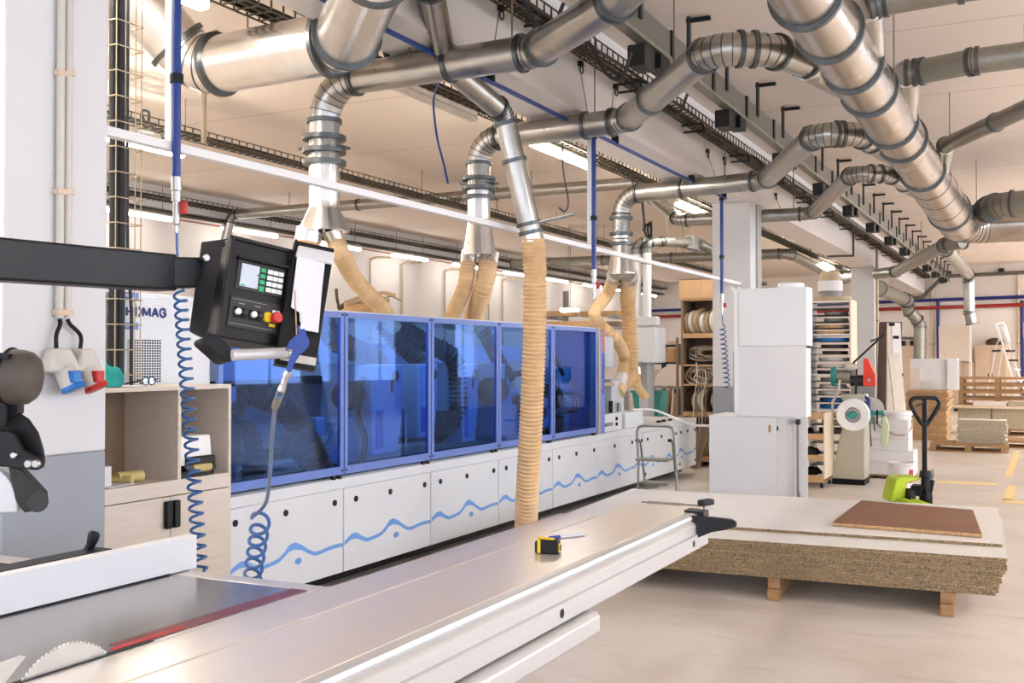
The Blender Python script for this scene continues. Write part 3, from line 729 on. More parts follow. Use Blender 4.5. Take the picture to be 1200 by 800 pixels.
# bay 4, 5: dark aggregates
for y0, y1, z1, m in ((9.0, 9.3, 1.3, 'machine_grey'), (9.5, 9.9, 1.05, 'dark_grey'), (10.0, 10.35, 1.0, 'black'), (10.25, 10.5, 1.5, 'machine_grey')):
    M().box((-5.0, y0, .80), (-4.6, y1, z1)).build('aggregate', m, eb, bevel=.02)
M().bar((-4.55, 9.85, 1.72), (-4.55, 10.2, 1.42), .03, .03).build('lever', 'black', eb)
M().lathe((-4.5, 9.55, 1.05), (1, 0, 0), [(0, .05), (0, .15), (.04, .15), (.04, .05)], 28, False).build('tape_reel', 'machine_grey', eb)
# ---- open outfeed end
M().box((-4.95, 10.9, .78), (-4.62, 11.32, 1.86)).build('outfeed_column', 'machine_white', eb, bevel=.02)
M().box((-4.62, 10.85, 1.35), (-4.45, 11.1, 1.62)).build('motor_housing', 'machine_grey', eb, bevel=.02)
M().box((-4.64, 11.12, 1.48), (-4.42, 11.36, 1.84)).build('control_box', 'machine_grey', eb, bevel=.03)
M().box((-4.62, 10.9, 1.28), (-4.40, 11.3, 1.32)).build('support_plate', 'band_tan', eb)
M().box((-4.85, 11.35, .775), (-4.45, 11.75, 1.35)).build('outfeed_column', 'machine_grey', eb, bevel=.02)
b = M().box((-4.75, 10.85, .775), (-4.36, 11.45, .975)).build('gear_box', 'machine_white', eb, bevel=.01)
for dz in (0, .06): M().cyl((-4.36, 11.25, .85 + dz), (-4.345, 11.25, .85 + dz), .02, n=14).build('knob', 'black', b)
M().box((-4.362, 10.9, .84), (-4.34, 11.1, .88)).build('slide', 'zinc_grey', b)
M().box((-4.72, 11.55, .775), (-4.36, 12.15, .96)).build('control_box', 'machine_white', eb, bevel=.01)
M().box((-4.7, 12.2, .775), (-4.42, 12.45, .85)).build('limit_switch', 'machine_grey', eb, bevel=.01)
for k, y in enumerate((11.0, 11.12, 11.24, 11.36, 11.5)): M().cyl((-4.42 - .05 * (k % 2), y, .975), (-4.42 - .05 * (k % 2), y, 1.05 + .03 * (k % 3)), .024, n=12).build('spindle', ('steel', 'zinc_grey', 'black')[k % 3], eb)
for y in (12.9, 13.1, 13.35): M().cyl((-4.42, y, .775), (-4.42, y, .80), .03, n=12).build('knob', 'black', eb)
q = PX(724, 455, -4.5)
M().lathe(PX(730, 440, -4.5), PX(722, 462, -4.5) - PX(730, 440, -4.5), [(0, .07), (.05, .085), (.2, .10), (.24, .05), (.36, .035)], 20).build('suction_nozzle', 'clear', eb)
M().cyl(q + V((.0, .02, .02)), q + V((.0, -.05, -.05)), .1, n=24).build('hose_collar', 'hose_tan', eb)
# strip of edging coming out of the machine
tag(M().tube(spline([PX(741, 480, -4.4), PX(765, 480, -4.35), PX(785, 487, -4.2), PX(810, 497, -3.9), PW(832, 499, 11.0)], 40)[0], .014, 8).build('edging_strip', 'white_gloss'), 'loose white edging strip drooping from the machine end to the white cabinet', 'strip')
def NRM(a, b, c, d, sx, sz, sg, w=.0062):
    dy, dz = (c - a) * sx, (d - b) * sz; l = math.hypot(dy, dz) or 1
    return (-dz / l * w * sg, dy / l * w * sg)
# ---- electrical cabinet at the machine's start (left)
ec = thing('electrical_cabinet', 'tall pale electrical cabinet with blue logo and vent grille left of the blue hood', 'cabinet', (-4.9, 4.0, 0))
XE = -4.36
M().box((-5.4, 3.05, .1), (XE, 4.725, 1.95)).build('housing', 'machine_white', ec, bevel=.01)
M().box((-5.35, 3.1, 0), (XE - .05, 4.68, .1)).build('plinth', 'black', ec)
M().box((XE, 3.1, .14), (XE + .012, 4.70, 1.93)).build('door', 'machine_white', ec, bevel=.004)
xf = XE + .0125
p0, p1 = PX(150, 397, xf), PX(188, 448, xf)
g = M().box((xf - .002, p0.y, p1.z), (xf + .004, p1.y, p0.z)).build('vent_grille', 'machine_white', ec)
m = M(); nx, nz = 13, 17
for i in range(nx):
    for j in range(nz):
        y = p0.y + (p1.y - p0.y) * (i + .5) / nx; z = p1.z + (p0.z - p1.z) * (j + .5) / nz; hy, hz = (p1.y - p0.y) / nx * .33, (p0.z - p1.z) / nz * .33
        m.box((xf + .0035, y - hy, z - hz), (xf + .0052, y + hy, z + hz))
m.build('vent_hole', 'black', g, kind='stuff')
LG = {'H': [[(0, 0), (0, 1)], [(.62, 0), (.62, 1)], [(0, .5), (.62, .5)]], 'M': [[(0, 0), (0, 1)], [(0, 1), (.4, .15)], [(.4, .15), (.8, 1)], [(.8, 1), (.8, 0)]], 'A': [[(0, 0), (.36, 1)], [(.36, 1), (.72, 0)], [(.13, .33), (.59, .33)]]}
LG['O'] = [[(.36 + .36 * cos(k * pi / 8), .5 + .5 * sin(k * pi / 8)), (.36 + .36 * cos((k + 1) * pi / 8), .5 + .5 * sin((k + 1) * pi / 8))] for k in range(16)]
LG['G'] = [[(.36 + .36 * cos(k * pi / 8), .5 + .5 * sin(k * pi / 8)), (.36 + .36 * cos((k + 1) * pi / 8), .5 + .5 * sin((k + 1) * pi / 8))] for k in range(1, 15)] + [[(.68, .16), (.68, .5)], [(.40, .5), (.72, .5)]]
la, lb_ = PX(148.5, 369.5, xf), PX(194, 370, xf); hh = PX(148.5, 359.5, xf).z - la.z; m = M(); cur = 0; adv = {'H': .92, 'O': 1.0, 'M': 1.08, 'A': .96, 'G': .72}
tw = sum(adv.values()); sx = (lb_.y - la.y) / tw
for ch in 'HOMAG':
    for (u0, v0), (u1, v1) in LG[ch]: m.bar((xf + .002, la.y + (cur + u0) * sx, la.z + v0 * hh), (xf + .002, la.y + (cur + u1) * sx, la.z + v1 * hh), .003, .0135, up=(1, 0, 0)) if False else m.prism([(xf, la.y + (cur + a) * sx + dy, la.z + b * hh + dz) for a, b, dy, dz in ((u0, v0, *NRM(u0, v0, u1, v1, sx, hh, 1)), (u1, v1, *NRM(u0, v0, u1, v1, sx, hh, 1)), (u1, v1, *NRM(u0, v0, u1, v1, sx, hh, -1)), (u0, v0, *NRM(u0, v0, u1, v1, sx, hh, -1)))], (.0035, 0, 0))
    cur += adv[ch]
m.build('lettering', 'brand_blue', ec)
a, b_ = PX(128, 347, xf), PX(162, 380, xf); cyy, czz = (a.y + b_.y) / 2, (a.z + b_.z) / 2; hs = (b_.y - a.y) / 2
m = M()
m.box((xf, cyy - hs, czz + hs * .62), (xf + .002, cyy + hs, czz + hs)).box((xf, cyy - hs, czz - hs), (xf + .002, cyy + hs, czz - hs * .62))
m.box((xf, cyy - hs, czz - hs * .62), (xf + .002, cyy - hs * .62, czz + hs * .62))
m.build('logo', 'logo_blue', ec)
M().torus((xf + .002, cyy + hs * .1, czz), (1, 0, 0), hs * .82, .007, 40, 6).build('logo_ring', 'machine_white', ec)
# ================================================================== WOODEN WORK CABINET beside the column
XC = -3.95
def yq(x): return PX(x, 500, XC).y
wc = thing('work_cabinet', 'pale wooden work cabinet with two open compartments above doors', 'cabinet', (-4.16, 3.7, 0))
yL, yD, yR = 2.95, yq(210.5), yq(271)
zT = PX(271, 450, XC).z; zS = PX(271, 553, XC).z; xb = -4.335; tk = .022
M().box((xb, yL, zT - tk), (XC, yR, zT)).build('top_board', 'wood_light', wc, bevel=.002)
M().box((xb, yR - tk, .08), (XC, yR, zT - tk)).build('side_panel', 'wood_light', wc, bevel=.002)
M().box((xb, yL, .08), (XC, yL + tk, zT - tk)).build('side_panel', 'wood_light', wc, bevel=.002)
M().box((xb, yD - tk / 2, zS), (XC, yD + tk / 2, zT - tk)).build('divider', 'wood_light', wc)
M().box((xb, yL + tk, zS - .075), (XC, yR - tk, zS)).build('shelf', 'wood_light', wc)
M().box((xb, yL + tk, .08), (xb + .012, yR - tk, zT - tk)).build('back_panel', 'wood_inner', wc)
M().box((xb + .03, yL + .02, 0), (XC - .04, yR - .02, .08)).build('plinth', 'wood_inner', wc)
ys_ = yq(200)
for y0, y1, h in ((yL + .003, ys_ - .002, 1), (ys_ + .002, yR - .003, -1)):
    d = M().box((XC - .018, y0, .09), (XC + .002, y1, zS - .08)).build('door', 'wood_light', wc, bevel=.002)
    yy = ys_ - .004 - .045 if h > 0 else ys_ + .004
    M().box((XC + .002, yy, PX(200, 618, XC).z), (XC + .03, yy + .041, PX(200, 586, XC).z)).build('handle', 'black', d, bevel=.006)
# things in and on it
lp = thing('label_printer', 'white label printer with black front in the right compartment of the wooden cabinet', 'printer', (-4.1, yq(233), zS))
y0, y1 = yq(213), yq(254); ph = PX(245, 509, XC).z - zS
M().prism([(XC - .03, y0, zS + .06), (XC - .03, y1 + .005, zS + .06), (XC - .03, y1 - .012, zS + ph), (XC - .03, y0 + .006, zS + ph)], (-.32, 0, 0)).build('case', 'white_gloss', lp, bevel=.012)
M().box((XC - .34, y0, zS + .001), (XC - .02, y1, zS + .03)).build('base', 'black', lp)
M().box((XC - .04, yq(222), zS + .062), (XC - .008, y1 + .004, zS + .105)).build('cover', 'black_satin', lp, bevel=.008)
M().box((XC - .04, y1 - .02, zS + .03), (XC - .008, y1 + .004, zS + .062)).build('cover', 'black_satin', lp)
M().cyl((XC - .03, yq(229), zS + .045), (XC - .03, yq(250), zS + .045), .026, n=20).build('paper_roll', 'label_yellow', lp)
def lay(x, y, z): return PZ(x, y, z)
tag(M().box((XC - .2, yq(125), zS + .001), (XC - .06, yq(142), zS + .10)).build('label_box', 'box_white', bevel=.004), 'small white box at the left of the left compartment', 'box')
lr = thing('label_roll', 'flattened yellow label roll lying in the left compartment', 'label roll', (XC - .1, yq(170), zS))
M().cyl((XC - .16, yq(159), zS + .021), (XC - .06, yq(166), zS + .021), .020, n=24).build('core', 'label_yellow', lr)
M().cyl((XC - .13, yq(160), zS + .03), (XC - .10, yq(184), zS + .03), .029, n=24).build('roll', 'label_yellow', lr)
tag(M().rbox((XC - .09, yq(146), zS + .004), (.13, .2, .004), .2).build('paper_sheet', 'paper'), 'white paper sheet lying in the left compartment', 'paper')
# on top
m = M()
c = PX(134, 446, XC - .1); random.seed(3)
cl = M().ball((XC - .10, yq(141), zT + .035), .085, (.9, 1.0, .85), 24, 14)
for v in cl.bm.verts:
    k = 1 + .16 * sin(v.co.y * 90 + v.co.z * 60) * cos(v.co.x * 70); v.co.x = XC - .10 + (v.co.x - XC + .10) * k; v.co.z = max(zT + .001, zT + (v.co.z - zT) * k)
cl.build('cloth', 'teal_cloth', label='crumpled teal cloth lying on the wooden cabinet top', cat='cloth')
tag(M().rbox((XC - .12, yq(165), zT + .004), (.16, .22, .003), .15).build('paper_sheet', 'paper'), 'papers lying on the wooden cabinet top beside the teal cloth', 'paper')
sg = thing('safety_glasses', 'clear safety glasses on the wooden cabinet top', 'glasses', (XC - .1, yq(186), zT))
for yy in (yq(181), yq(188)):
    M().tube([V((XC - .06, yy, zT + .027)) + V((0, .022 * cos(2 * pi * k / 16), .02 * sin(2 * pi * k / 16))) for k in range(16)], .003, 6, closed=True).build('lens_rim', 'black', sg)
    M().lathe((XC - .062, yy, zT + .027), (1, 0, 0), [(0, .02), (.003, .02)], 16).build('lens', 'clear_plastic', sg)
for yy in (yq(176), yq(193)): M().bar((XC - .06, yy, zT + .032), (XC - .17, yy, zT + .012), .004, .008).build('temple', 'black', sg)
# ================================================================== column fittings
XF = CX1
cd = None
for lab, x, x2 in (('left of the two cream conduits on the grey and white column', 66, 64), ('right of the two cream conduits on the grey and white column', 75, 73)):
    q = PX(x, 300, XF); zz = PX(x2, 372, XF).z
    t = thing('conduit', lab, 'conduit', (XF, q.y, zz))
    M().cyl((XF + .018, q.y, zz), (XF + .018, q.y, 3.59), .0155, n=18).build('pipe', 'wood_light' if 0 else 'plug_grey', t)
    for yy in (86, 225, 366):
        z = PX(x, yy, XF).z; M().box((XF - .001, q.y - .02, z - .012), (XF + .036, q.y + .02, z + .012)).build('clip', 'cabinet_beige', t, bevel=.004)
for lab, x0, x1, cm, cx_ in (('grey power socket with blue lid on the column', 42, 80, 'blue_plastic', 66), ('grey power socket with red lid on the column', 74, 104, 'red', 75)):
    a = PX(x0, 408, XF); b = PX(x1, 436, XF)
    t = thing('power_socket', lab, 'socket', (XF, (a.y + b.y) / 2, b.z))
    h = a.z - b.z; ym = (a.y + b.y) / 2; wd = (b.y - a.y) / 2
    bd = M().prism([(XF + .002, ym - wd * .55, a.z), (XF + .002, ym + wd * .35, a.z), (XF + .002, ym + wd * .95, b.z + h * .25), (XF + .002, ym + wd * .95, b.z), (XF + .002, ym - wd * .9, b.z), (XF + .002, ym - wd * .9, b.z + h * .25)], (.075, 0, 0)).build('housing', 'plug_grey', t, bevel=.012, seg=3)
    for k in range(6): M().box((XF + .076, ym - wd * .7, b.z + h * (.3 + .1 * k)), (XF + .080, ym + wd * .0, b.z + h * (.34 + .1 * k))).build('rib', 'plug_grey', bd)
    d = V((.05, .03, -.12)).normalized(); o = V((XF + .055, ym + wd * .1, b.z + .012))
    so = M().cyl(o, o + d * .068, .038, .042, 24).build('outlet', 'plug_grey', t)
    M().lathe(o + d * .068, d, [(0, .043), (.016, .046), (.02, .036)], 24).build('lid', cm, so)
    M().box((XF + .09, ym + wd * .1 - .016, o.z - .05), (XF + .125, ym + wd * .1 + .022, o.z - .005)).build('lid_tab', cm, so, bevel=.004)
    q = PX(cx_, 374, XF)
    M().tube(spline([(XF + .018, q.y, q.z), (XF + .024, q.y + (ym - q.y) * .15, q.z - .02), (XF + .03, ym - wd * .1, a.z + .05), (XF + .03, ym - wd * .1, a.z - .005)], 20)[0], .008, 10).build('cable', 'black', t)
# ================================================================== vertical cable ladder
q = PX(142, 300, XE + .05); lx, ly = q.x, q.y
t = thing('cable_ladder', 'upright wire cable ladder with thick black cables right of the column', 'cable ladder', (lx, ly, 1.4))
zc0 = 1.46; X_ = XE + .05
m = M()
for dy in (-.085, .045, .085): m.cyl((X_ + .05, ly + dy, zc0), (X_ + .05, ly + dy, H), .003, n=6)
for k in range(22):
    z = zc0 + .05 + k * .131
    m.cyl((X_ + .056, ly - .09, z), (X_ + .056, ly + .09, z), .0035, n=6).cyl((X_ - .03, ly - .088, z), (X_ + .056, ly - .088, z), .004, n=6).cyl((X_ + .056, ly + .088, z), (X_ - .03, ly + .088, z), .004, n=6)
m.build('wire_frame', 'tan_wire', t)
for dy, r, x_ in ((-.052, .024, 0), (-.016, .024, .008)):
    M().tube(spline([(X_ + x_, ly + dy, zc0), (X_ + x_, ly + dy + .004, 2.2), (X_ + x_, ly + dy - .004, 3.2), (X_ + x_, ly + dy, H)], 16)[0], r, 10).build('cable', 'black_rubber', t)
M().tube(spline([(X_ + .0, ly + .075, zc0 - .3), (X_, ly + .07, 1.9), (X_, ly + .04, 2.3), (X_, ly + .035, H)], 20)[0], .009, 8).build('cable', 'cord', t)
# ================================================================== PANEL SAW (foreground)
ZT = .86
CFW = V((-sin(YAW), cos(YAW), 0))
saw = thing('panel_saw', 'large sliding table saw with aluminium carriage in the foreground', 'saw', (-2.2, 1.6, 0))
XA, XB, XL = -1.533, -1.885, -2.078
Y0 = .35; YE = 5.15
# sliding carriage
M().box((XB + .006, Y0, ZT - .05), (XA, YE, ZT)).build('sliding_table', 'alu', saw, bevel=.003)
M().box((XA + .0, Y0, ZT - .045), (XA + .008, 5.0, ZT - .012)).build('t_slot', 'wood_dark', saw)
M().prism([(XA + .006, Y0, ZT), (XA + .026, Y0, ZT), (XA + .040, Y0, ZT - .006), (XA + .046, Y0, ZT - .016), (XA + .040, Y0, ZT - .026), (XA + .052, Y0, ZT - .034), (XA + .06, Y0, ZT - .045), (XA + .06, Y0, ZT - .084), (XA + .068, Y0, ZT - .09), (XA + .068, Y0, ZT - .155), (XA + .006, Y0, ZT - .155)], (0, 5.0 - Y0, 0)).build('side_profile', 'alu_white', saw, ang=25)
M().prism([(XA + .0415, Y0, ZT - .0035), (XA + .0465, Y0, ZT - .016), (XA + .0415, Y0, ZT - .024)], (0, 5.0 - Y0 - .002, 0)).build('edge_strip', 'alu_bright', saw)
sp = M()
for y, z, r in ((PX(658.6, 715, XA + .068).y, ZT - .122, .016), (PX(813, 641, XA + .068).y, ZT - .122, .016)): sp.cyl((XA + .06, y, z), (XA + .0695, y, z), r, n=18)
sp.build('profile_hole', 'black', saw)
M().prism([(XB + .05, .35, ZT - .055), (XA + .05, .35, ZT - .055), (XA + .05, .35, ZT - .157), (XB + .05, .35, ZT - .157)], (0, 4.6, 0)).build('carriage_beam', 'alu', saw)
M().prism([(XB - .08, .3, ZT - .162), (XA + .092, .3, ZT - .162), (XA + .108, .3, ZT - .178), (XA + .108, .3, ZT - .235), (XB - .08, .3, ZT - .235)], (0, 3.22, 0)).build('carriage_support', 'alu_white', saw, bevel=.006)
# fixed strip between the carriage and the saw table
M().box((XL, Y0, ZT - .06), (XB - .006, 4.62, ZT - .001)).build('guide_beam', 'alu', saw, bevel=.003)
M().box((XL + .02, 2.3, ZT - .16), (XB, 4.6, ZT - .06)).build('guide_beam', 'alu_white', saw)
# saw table and body
M().box((-2.9, .35, ZT - .045), (XL - .02, 2.72, ZT)).build('saw_table', 'castiron', saw, bevel=.004)
M().box((-2.91, 2.72, ZT - .045), (XL - .02, 2.80, ZT - .0005)).build('table_extension', 'alu', saw, bevel=.003)
M().box((XL - .02, .35, ZT - .045), (XL, 2.8, ZT - .001)).build('table_lip', 'alu', saw)
M().box((-2.85, .4, .06), (-1.62, 2.35, ZT - .24)).box((-2.85, .4, ZT - .24), (XL - .03, 2.35, ZT - .046)).build('body', 'machine_white', saw, bevel=.01)
M().box((-2.8, .5, 0), (-1.7, 2.3, .06)).build('plinth', 'black', saw)
M().box((-2.165, 1.98, ZT), (-2.106, 2.72, ZT + .0012)).build('table_insert', 'insert_red', saw)
M().box((-2.110, 1.45, ZT), (-2.088, 2.06, ZT + .0008)).build('blade_slot', 'black', saw)
M().box((-2.13, 1.95, ZT + .0001), (-2.112, 2.2, ZT + .0018)).build('slot_edge', 'red', saw)
# blade
bc = V((-2.099, 1.79, ZT + .058 - .172)); b = M(); n = 84; rim = []
for k in range(n):
    for da, r in ((0, .166), (.35, .166), (.45, .1715), (.95, .1685)):
        a = 2 * pi * (k + da) / n; rim.append((bc.x - .0018, bc.y + r * cos(a), bc.z + r * sin(a)))
b.prism(rim, (.0036, 0, 0)).build('saw_blade', 'steel', saw, ang=20)
M().prism([(-2.1, 1.40, ZT - .05), (-2.1, 1.55, ZT - .05), (-2.1, 1.675, ZT + .055), (-2.1, 1.655, ZT + .062), (-2.1, 1.50, ZT + .05)], (.004, 0, 0)).build('riving_knife', 'steel', saw)
# rip fence
f = M().box((-2.715, .6, ZT + .002), (-2.67, 2.83, ZT + .118)).build('rip_fence', 'fence_white', saw, bevel=.003)
M().box((-2.6695, .6, ZT + .001), (-2.668, 2.70, ZT + .006)).build('fence_seal', 'black', f)
M().box((-2.80, .9, ZT + .05), (-2.715, 2.5, ZT + .12)).build('fence_carrier', 'black_satin', f, bevel=.006)
hp = PX(101, 645, -2.78)
M().cyl(hp + V((0, 0, -.03)), hp + V((.01, .01, .0)), .012, n=14).build('lever_collar', 'steel', f)
M().tube(spline([hp, hp + V((.008, .012, .02)), hp + V((.015, .022, .06))], 8)[0], [.011, .012, .014, .016, .018, .019, .019, .013], 14).build('lever', 'black', f)
# left extension table
M().box((-3.95, .35, ZT - .0), (-2.95, 2.47, ZT + .036)).build('extension_table', 'dark_grey', saw, bevel=.004)
M().box((-3.95, 2.47, ZT - .0), (-2.95, 2.565, ZT + .0365)).build('extension_edge', 'alu', saw, bevel=.004)
for x in (-3.25, -2.98): M().box((x - .03, .9, 0), (x + .03, .96, ZT)).build('leg', 'machine_white', saw)
for y in (2.9, 3.45): M().box((XL + .04, y, 0), (XB - .03, y + .09, ZT - .16)).build('leg', 'machine_white', saw)
# end clamp on the carriage
ec_ = PZ(835, 603, ZT)
cl = M().prism([(XA - .02, 4.90, ZT + .012), (XA + .075, 4.90, ZT + .008), (XA + .078, 4.90, ZT - .05), (XA + .055, 4.90, ZT - .11), (XA + .05, 4.90, ZT - .11), (XA + .035, 4.90, ZT - .02), (XA - .02, 4.90, ZT + .0)], (0, .09, 0)).build('end_clamp', 'black_satin', saw, bevel=.006)
M().prism([PW(x, y, 4.96) for x, y in ((805.6, 606.3), (809, 604.8), (835, 606.5), (861, 609.4), (863, 613), (861, 617.5), (854, 620.4), (834, 623.8), (818, 630.3), (811, 634.5), (803.6, 633.4), (807, 626))], CFW * .055).build('clamp_lever', 'black_satin', cl, bevel=.006, seg=3)
M().lathe(PW(858, 613.5, 4.985) , PW(868, 614.5, 4.985) - PW(858, 613.5, 4.985), [(0, .016), (.014, .016), (.02, .01)], 16).build('lever_tip', 'dark_grey', cl)
M().box((XB + .02, YE, ZT - .05), (XA, YE + .03, ZT + .002)).build('end_cap', 'dark_grey', saw, bevel=.006)
M().bar((XA - .02, YE + .015, ZT + .012), (XA + .02, YE + .08, ZT + .016), .05, .03).build('end_stop', 'dark_grey', saw, bevel=.008)
M().box((XB + .06, YE - .02, ZT), (XA - .1, YE + .012, ZT + .008)).build('end_rail', 'zinc_grey', saw, bevel=.003)
# things on the carriage
tp = PZ(642, 648, ZT); rz = R(10)
t = thing('tape_measure', 'yellow and black tape measure lying on the aluminium carriage', 'tape measure', (tp.x, tp.y, ZT), rz)
def tl(p): return V((tp.x, tp.y, ZT)) + Mx.Rotation(rz, 3, 'Z') @ V(p)
def trp(pts, v): return M().prism([tl(p) for p in pts], Mx.Rotation(rz, 3, 'Z') @ V(v))
prof = [(-.046, 0, .0), (.046, 0, .0), (.046, 0, .042), (.036, 0, .052), (-.03, 0, .056), (-.046, 0, .045)]
trp([(x, -.025, z) for x, _, z in prof], (0, .05, 0)).build('case', 'black', t, bevel=.006)
trp([(x * .82, -.018, .052 + z) for x, z in ((-.046, 0), (.03, 0), (.03, .004), (-.046, .0075))], (0, .036, 0)).build('top_band', 'yellow', t, bevel=.002)
trp([(-.028 + .006 * s, -.0265, z) for s, z in ((-1, .004), (1, .004), (1, .054), (-1, .054))], (0, .002, 0)).build('side_band', 'yellow', t)
trp([(.0463, -.018, .008), (.0485, -.018, .008), (.0485, -.018, .04), (.0463, -.018, .04)], (0, .036, 0)).build('front_plate', 'yellow', t)
trp([(.0486, -.011, .014), (.0495, -.011, .014), (.0495, -.011, .034), (.0486, -.011, .034)], (0, .022, 0)).build('front_window', 'black', t)
p, q = PZ(646, 630, ZT + .007), PZ(685, 626, ZT + .007)
t = thing('pen', 'clear pen with blue cap lying behind the tape measure', 'pen', ((p.x + q.x) / 2, (p.y + q.y) / 2, ZT))
M().cyl(p.lerp(q, .22), q, .0065, n=14).build('barrel', 'clear', t); M().cyl(p.lerp(q, -.05), p.lerp(q, .25), .008, n=14).build('cap', 'blue_gun', t)
# ---- blade guard with extraction spout (left edge)
gw = 2.43
def G(x, y, dw=0.): return PW(x, y, gw + dw)
bg = thing('blade_guard', 'black saw blade guard with clear hood and extraction spout at the left edge', 'guard', G(15, 600))
ax_ = (G(40, 440) - G(0, 437)).normalized(); 
M().lathe(G(9, 441), ax_, [(0, .060), (.005, .064), (.034, .064), (.05, .060), (.062, .050), (.068, .030)], 32).build('spout', 'spout_grey', bg)
M().cyl(G(-70, 440), G(12, 441), .055, n=28).build('hose_end', 'band_tan', bg)
M().torus(G(12, 441), ax_, .064, .004, 28, 8).build('clamp_ring', 'black', bg)
M().fbox(G(6, 420, -.03), ax_, V((0, 0, 1)), V((ax_.y, -ax_.x, 0)), (-.04, 0, -.01), (.02, .012, .03)).build('bracket', 'black', bg)
nrm = V((ax_.y, -ax_.x, 0))
def GP(P, w0, th, name, m, **k): return M().prism([G(x, y, w0) for x, y in P], -nrm * th).build(name, m, bg, **k)
GP([(-12, 466), (22, 466), (22, 485), (-12, 500)], 0, .03, 'stem', 'black_satin', bevel=.004)
GP([(-8, 466), (6, 466), (6, 500), (-8, 500)], -.03, .012, 'stem_plate', 'black', bevel=.002)
GP([(-10, 481), (4, 479), (18, 482), (32, 491), (43, 507), (49, 527), (51, 541), (49, 548), (44, 550), (-10, 546)], .005, .014, 'side_plate', 'black', bevel=.003)
GP([(-14, 503), (12, 505), (17, 508), (26, 527), (45, 536), (50, 541), (47, 549), (42, 551), (6, 547), (-14, 540)], -.03, .016, 'arm_plate', 'black_satin', bevel=.004)
for x, y, r in ((34, 543, .0105), (43, 543, .0105), (17, 533, .009)):
    M().lathe(G(x, y, -.03), nrm, [(0, r), (.004, r), (.008, r * .7)], 16).build('bolt', 'steel', bg)
GP([(9, 546), (24, 549), (50, 577), (51, 590), (44, 598), (28, 601), (16, 585)], -.0, .03, 'front_arm', 'dark_grey', bevel=.004)
M().cyl(G(44, 588, -.045), G(44, 588, .03), .023, n=24).build('roller', 'dark_grey', bg)
m = M(); pts = [(-40, 602)] + [(-28 + 48 * sin(a), 594 - 52 * cos(a)) for a in [k * pi / 2 / 10 for k in range(11)]] + [(20, 600)]
m.prism([G(x, y, .0) for x, y in pts], -nrm * .03).build('clear_hood', 'clear', bg, bevel=.003)
M().cyl(G(-30, 441, .0), G(-260, 470, -.1), .055, n=24).build('extraction_pipe', 'band_tan', bg)
# ================================================================== CONTROL PANEL on its boom
p0, p1 = PW(-60, 300, 2.09), PW(196, 320, 2.57)
p0 = p1 + (p0 - p1).normalized() * 1.86
cp = thing('control_panel', 'black machine control panel with keypad and red stop button on a boom', 'control panel', tuple(PW(300, 340, 2.6)))
p2 = PW(228, 320, 2.62)
M().bar(p0, p1, .075, .088).build('boom_arm', 'black_satin', cp, bevel=.006)
M().bar(p1 - (p1 - p0).normalized() * .006, p2, .075, .074).build('boom_end', 'black_satin', cp, bevel=.005)
M().bar(p0, (p0.x, p0.y, 0), .09, .09).build('boom_post', 'black_satin', cp, bevel=.006)
# main box in its own (tilted) frame
O, TR, BL = PW(270, 278, 2.58), PW(343.5, 296, 2.70), PW(253.5, 394, 2.50)
ex, ey = TR - O, O - BL; ez = ex.cross(ey).normalized()          # ex right, ey up, ez towards the viewer
W_, H_ = ex.length, ey.length
u, v_ = ex / W_, ey / H_
def cpf(name, m, parent, a, b, **k): return M().fbox(BL, u, v_, ez, a, b).build(name, m, parent, **k)
D = .075
M().fbox(BL, u, v_, ez, (0, 0, -D), (W_, H_, 0)).build('housing', 'black_satin', cp, bevel=.004)
cpf('top_lip', 'black_satin', cp, (-.002, H_ - .004, -.002), (W_, H_ + .006, .006), bevel=.002)
cpf('side_rim', 'black_satin', cp, (0, .0, 0), (.012, H_, .008), bevel=.002)
cpf('side_rim', 'black_satin', cp, (W_ - .012, .0, 0), (W_, H_, .008), bevel=.002)
# bracket plate on the left with bolts
A1, A2, A3, A4 = PW(235.5, 283, 2.62), PW(272, 278.5, 2.60), PW(252, 402, 2.53), PW(221, 388, 2.55)
nb = (A2 - A1).cross(A4 - A1).normalized()
M().prism([A1, A2, A3, A4], nb * .03).build('bracket', 'black_satin', cp, bevel=.003)
for x, y in ((242.5, 302), (232, 371.5)): M().lathe(PW(x, y, 2.575), (E0 - PW(x, y, 2.58)), [(0, .0098), (.003, .0098), (.006, .007)], 18).build('bolt', 'steel', cp)
for x, y in ((261, 286), (245, 393)): M().lathe(PW(x, y, 2.53), (E0 - PW(x, y, 2.53)), [(0, .007), (.003, .006)], 14).build('screw', 'black', cp)
# lower chin with grip tube
B1, B2, B3, B4 = PW(238, 394, 2.52), PW(254, 392, 2.50), PW(275, 410, 2.52), PW(270, 424, 2.52)
m = M().prism([PW(238, 395, 2.50), PW(252, 390, 2.50), PW(272, 408, 2.50), PW(276, 414, 2.5), PW(275, 420, 2.5), PW(270, 424, 2.5), PW(263, 422, 2.50), PW(239, 401, 2.50)], -ez * .05).build('chin_plate', 'black', cp, bevel=.004)
M().lathe(PW(267, 416, 2.492), ez, [(0, .008), (.003, .006)], 14).build('screw', 'black_satin', cp)
g0, g1 = PW(272, 416, 2.48), PW(341, 413, 2.56)
M().cyl(g0, g1, .0132, n=24).build('grip_tube', 'alu_white', cp)
M().lathe(g1, (g1 - g0), [(-.01, .0145), (.006, .0145), (.012, .008)], 20).build('end_cap', 'steel', cp)
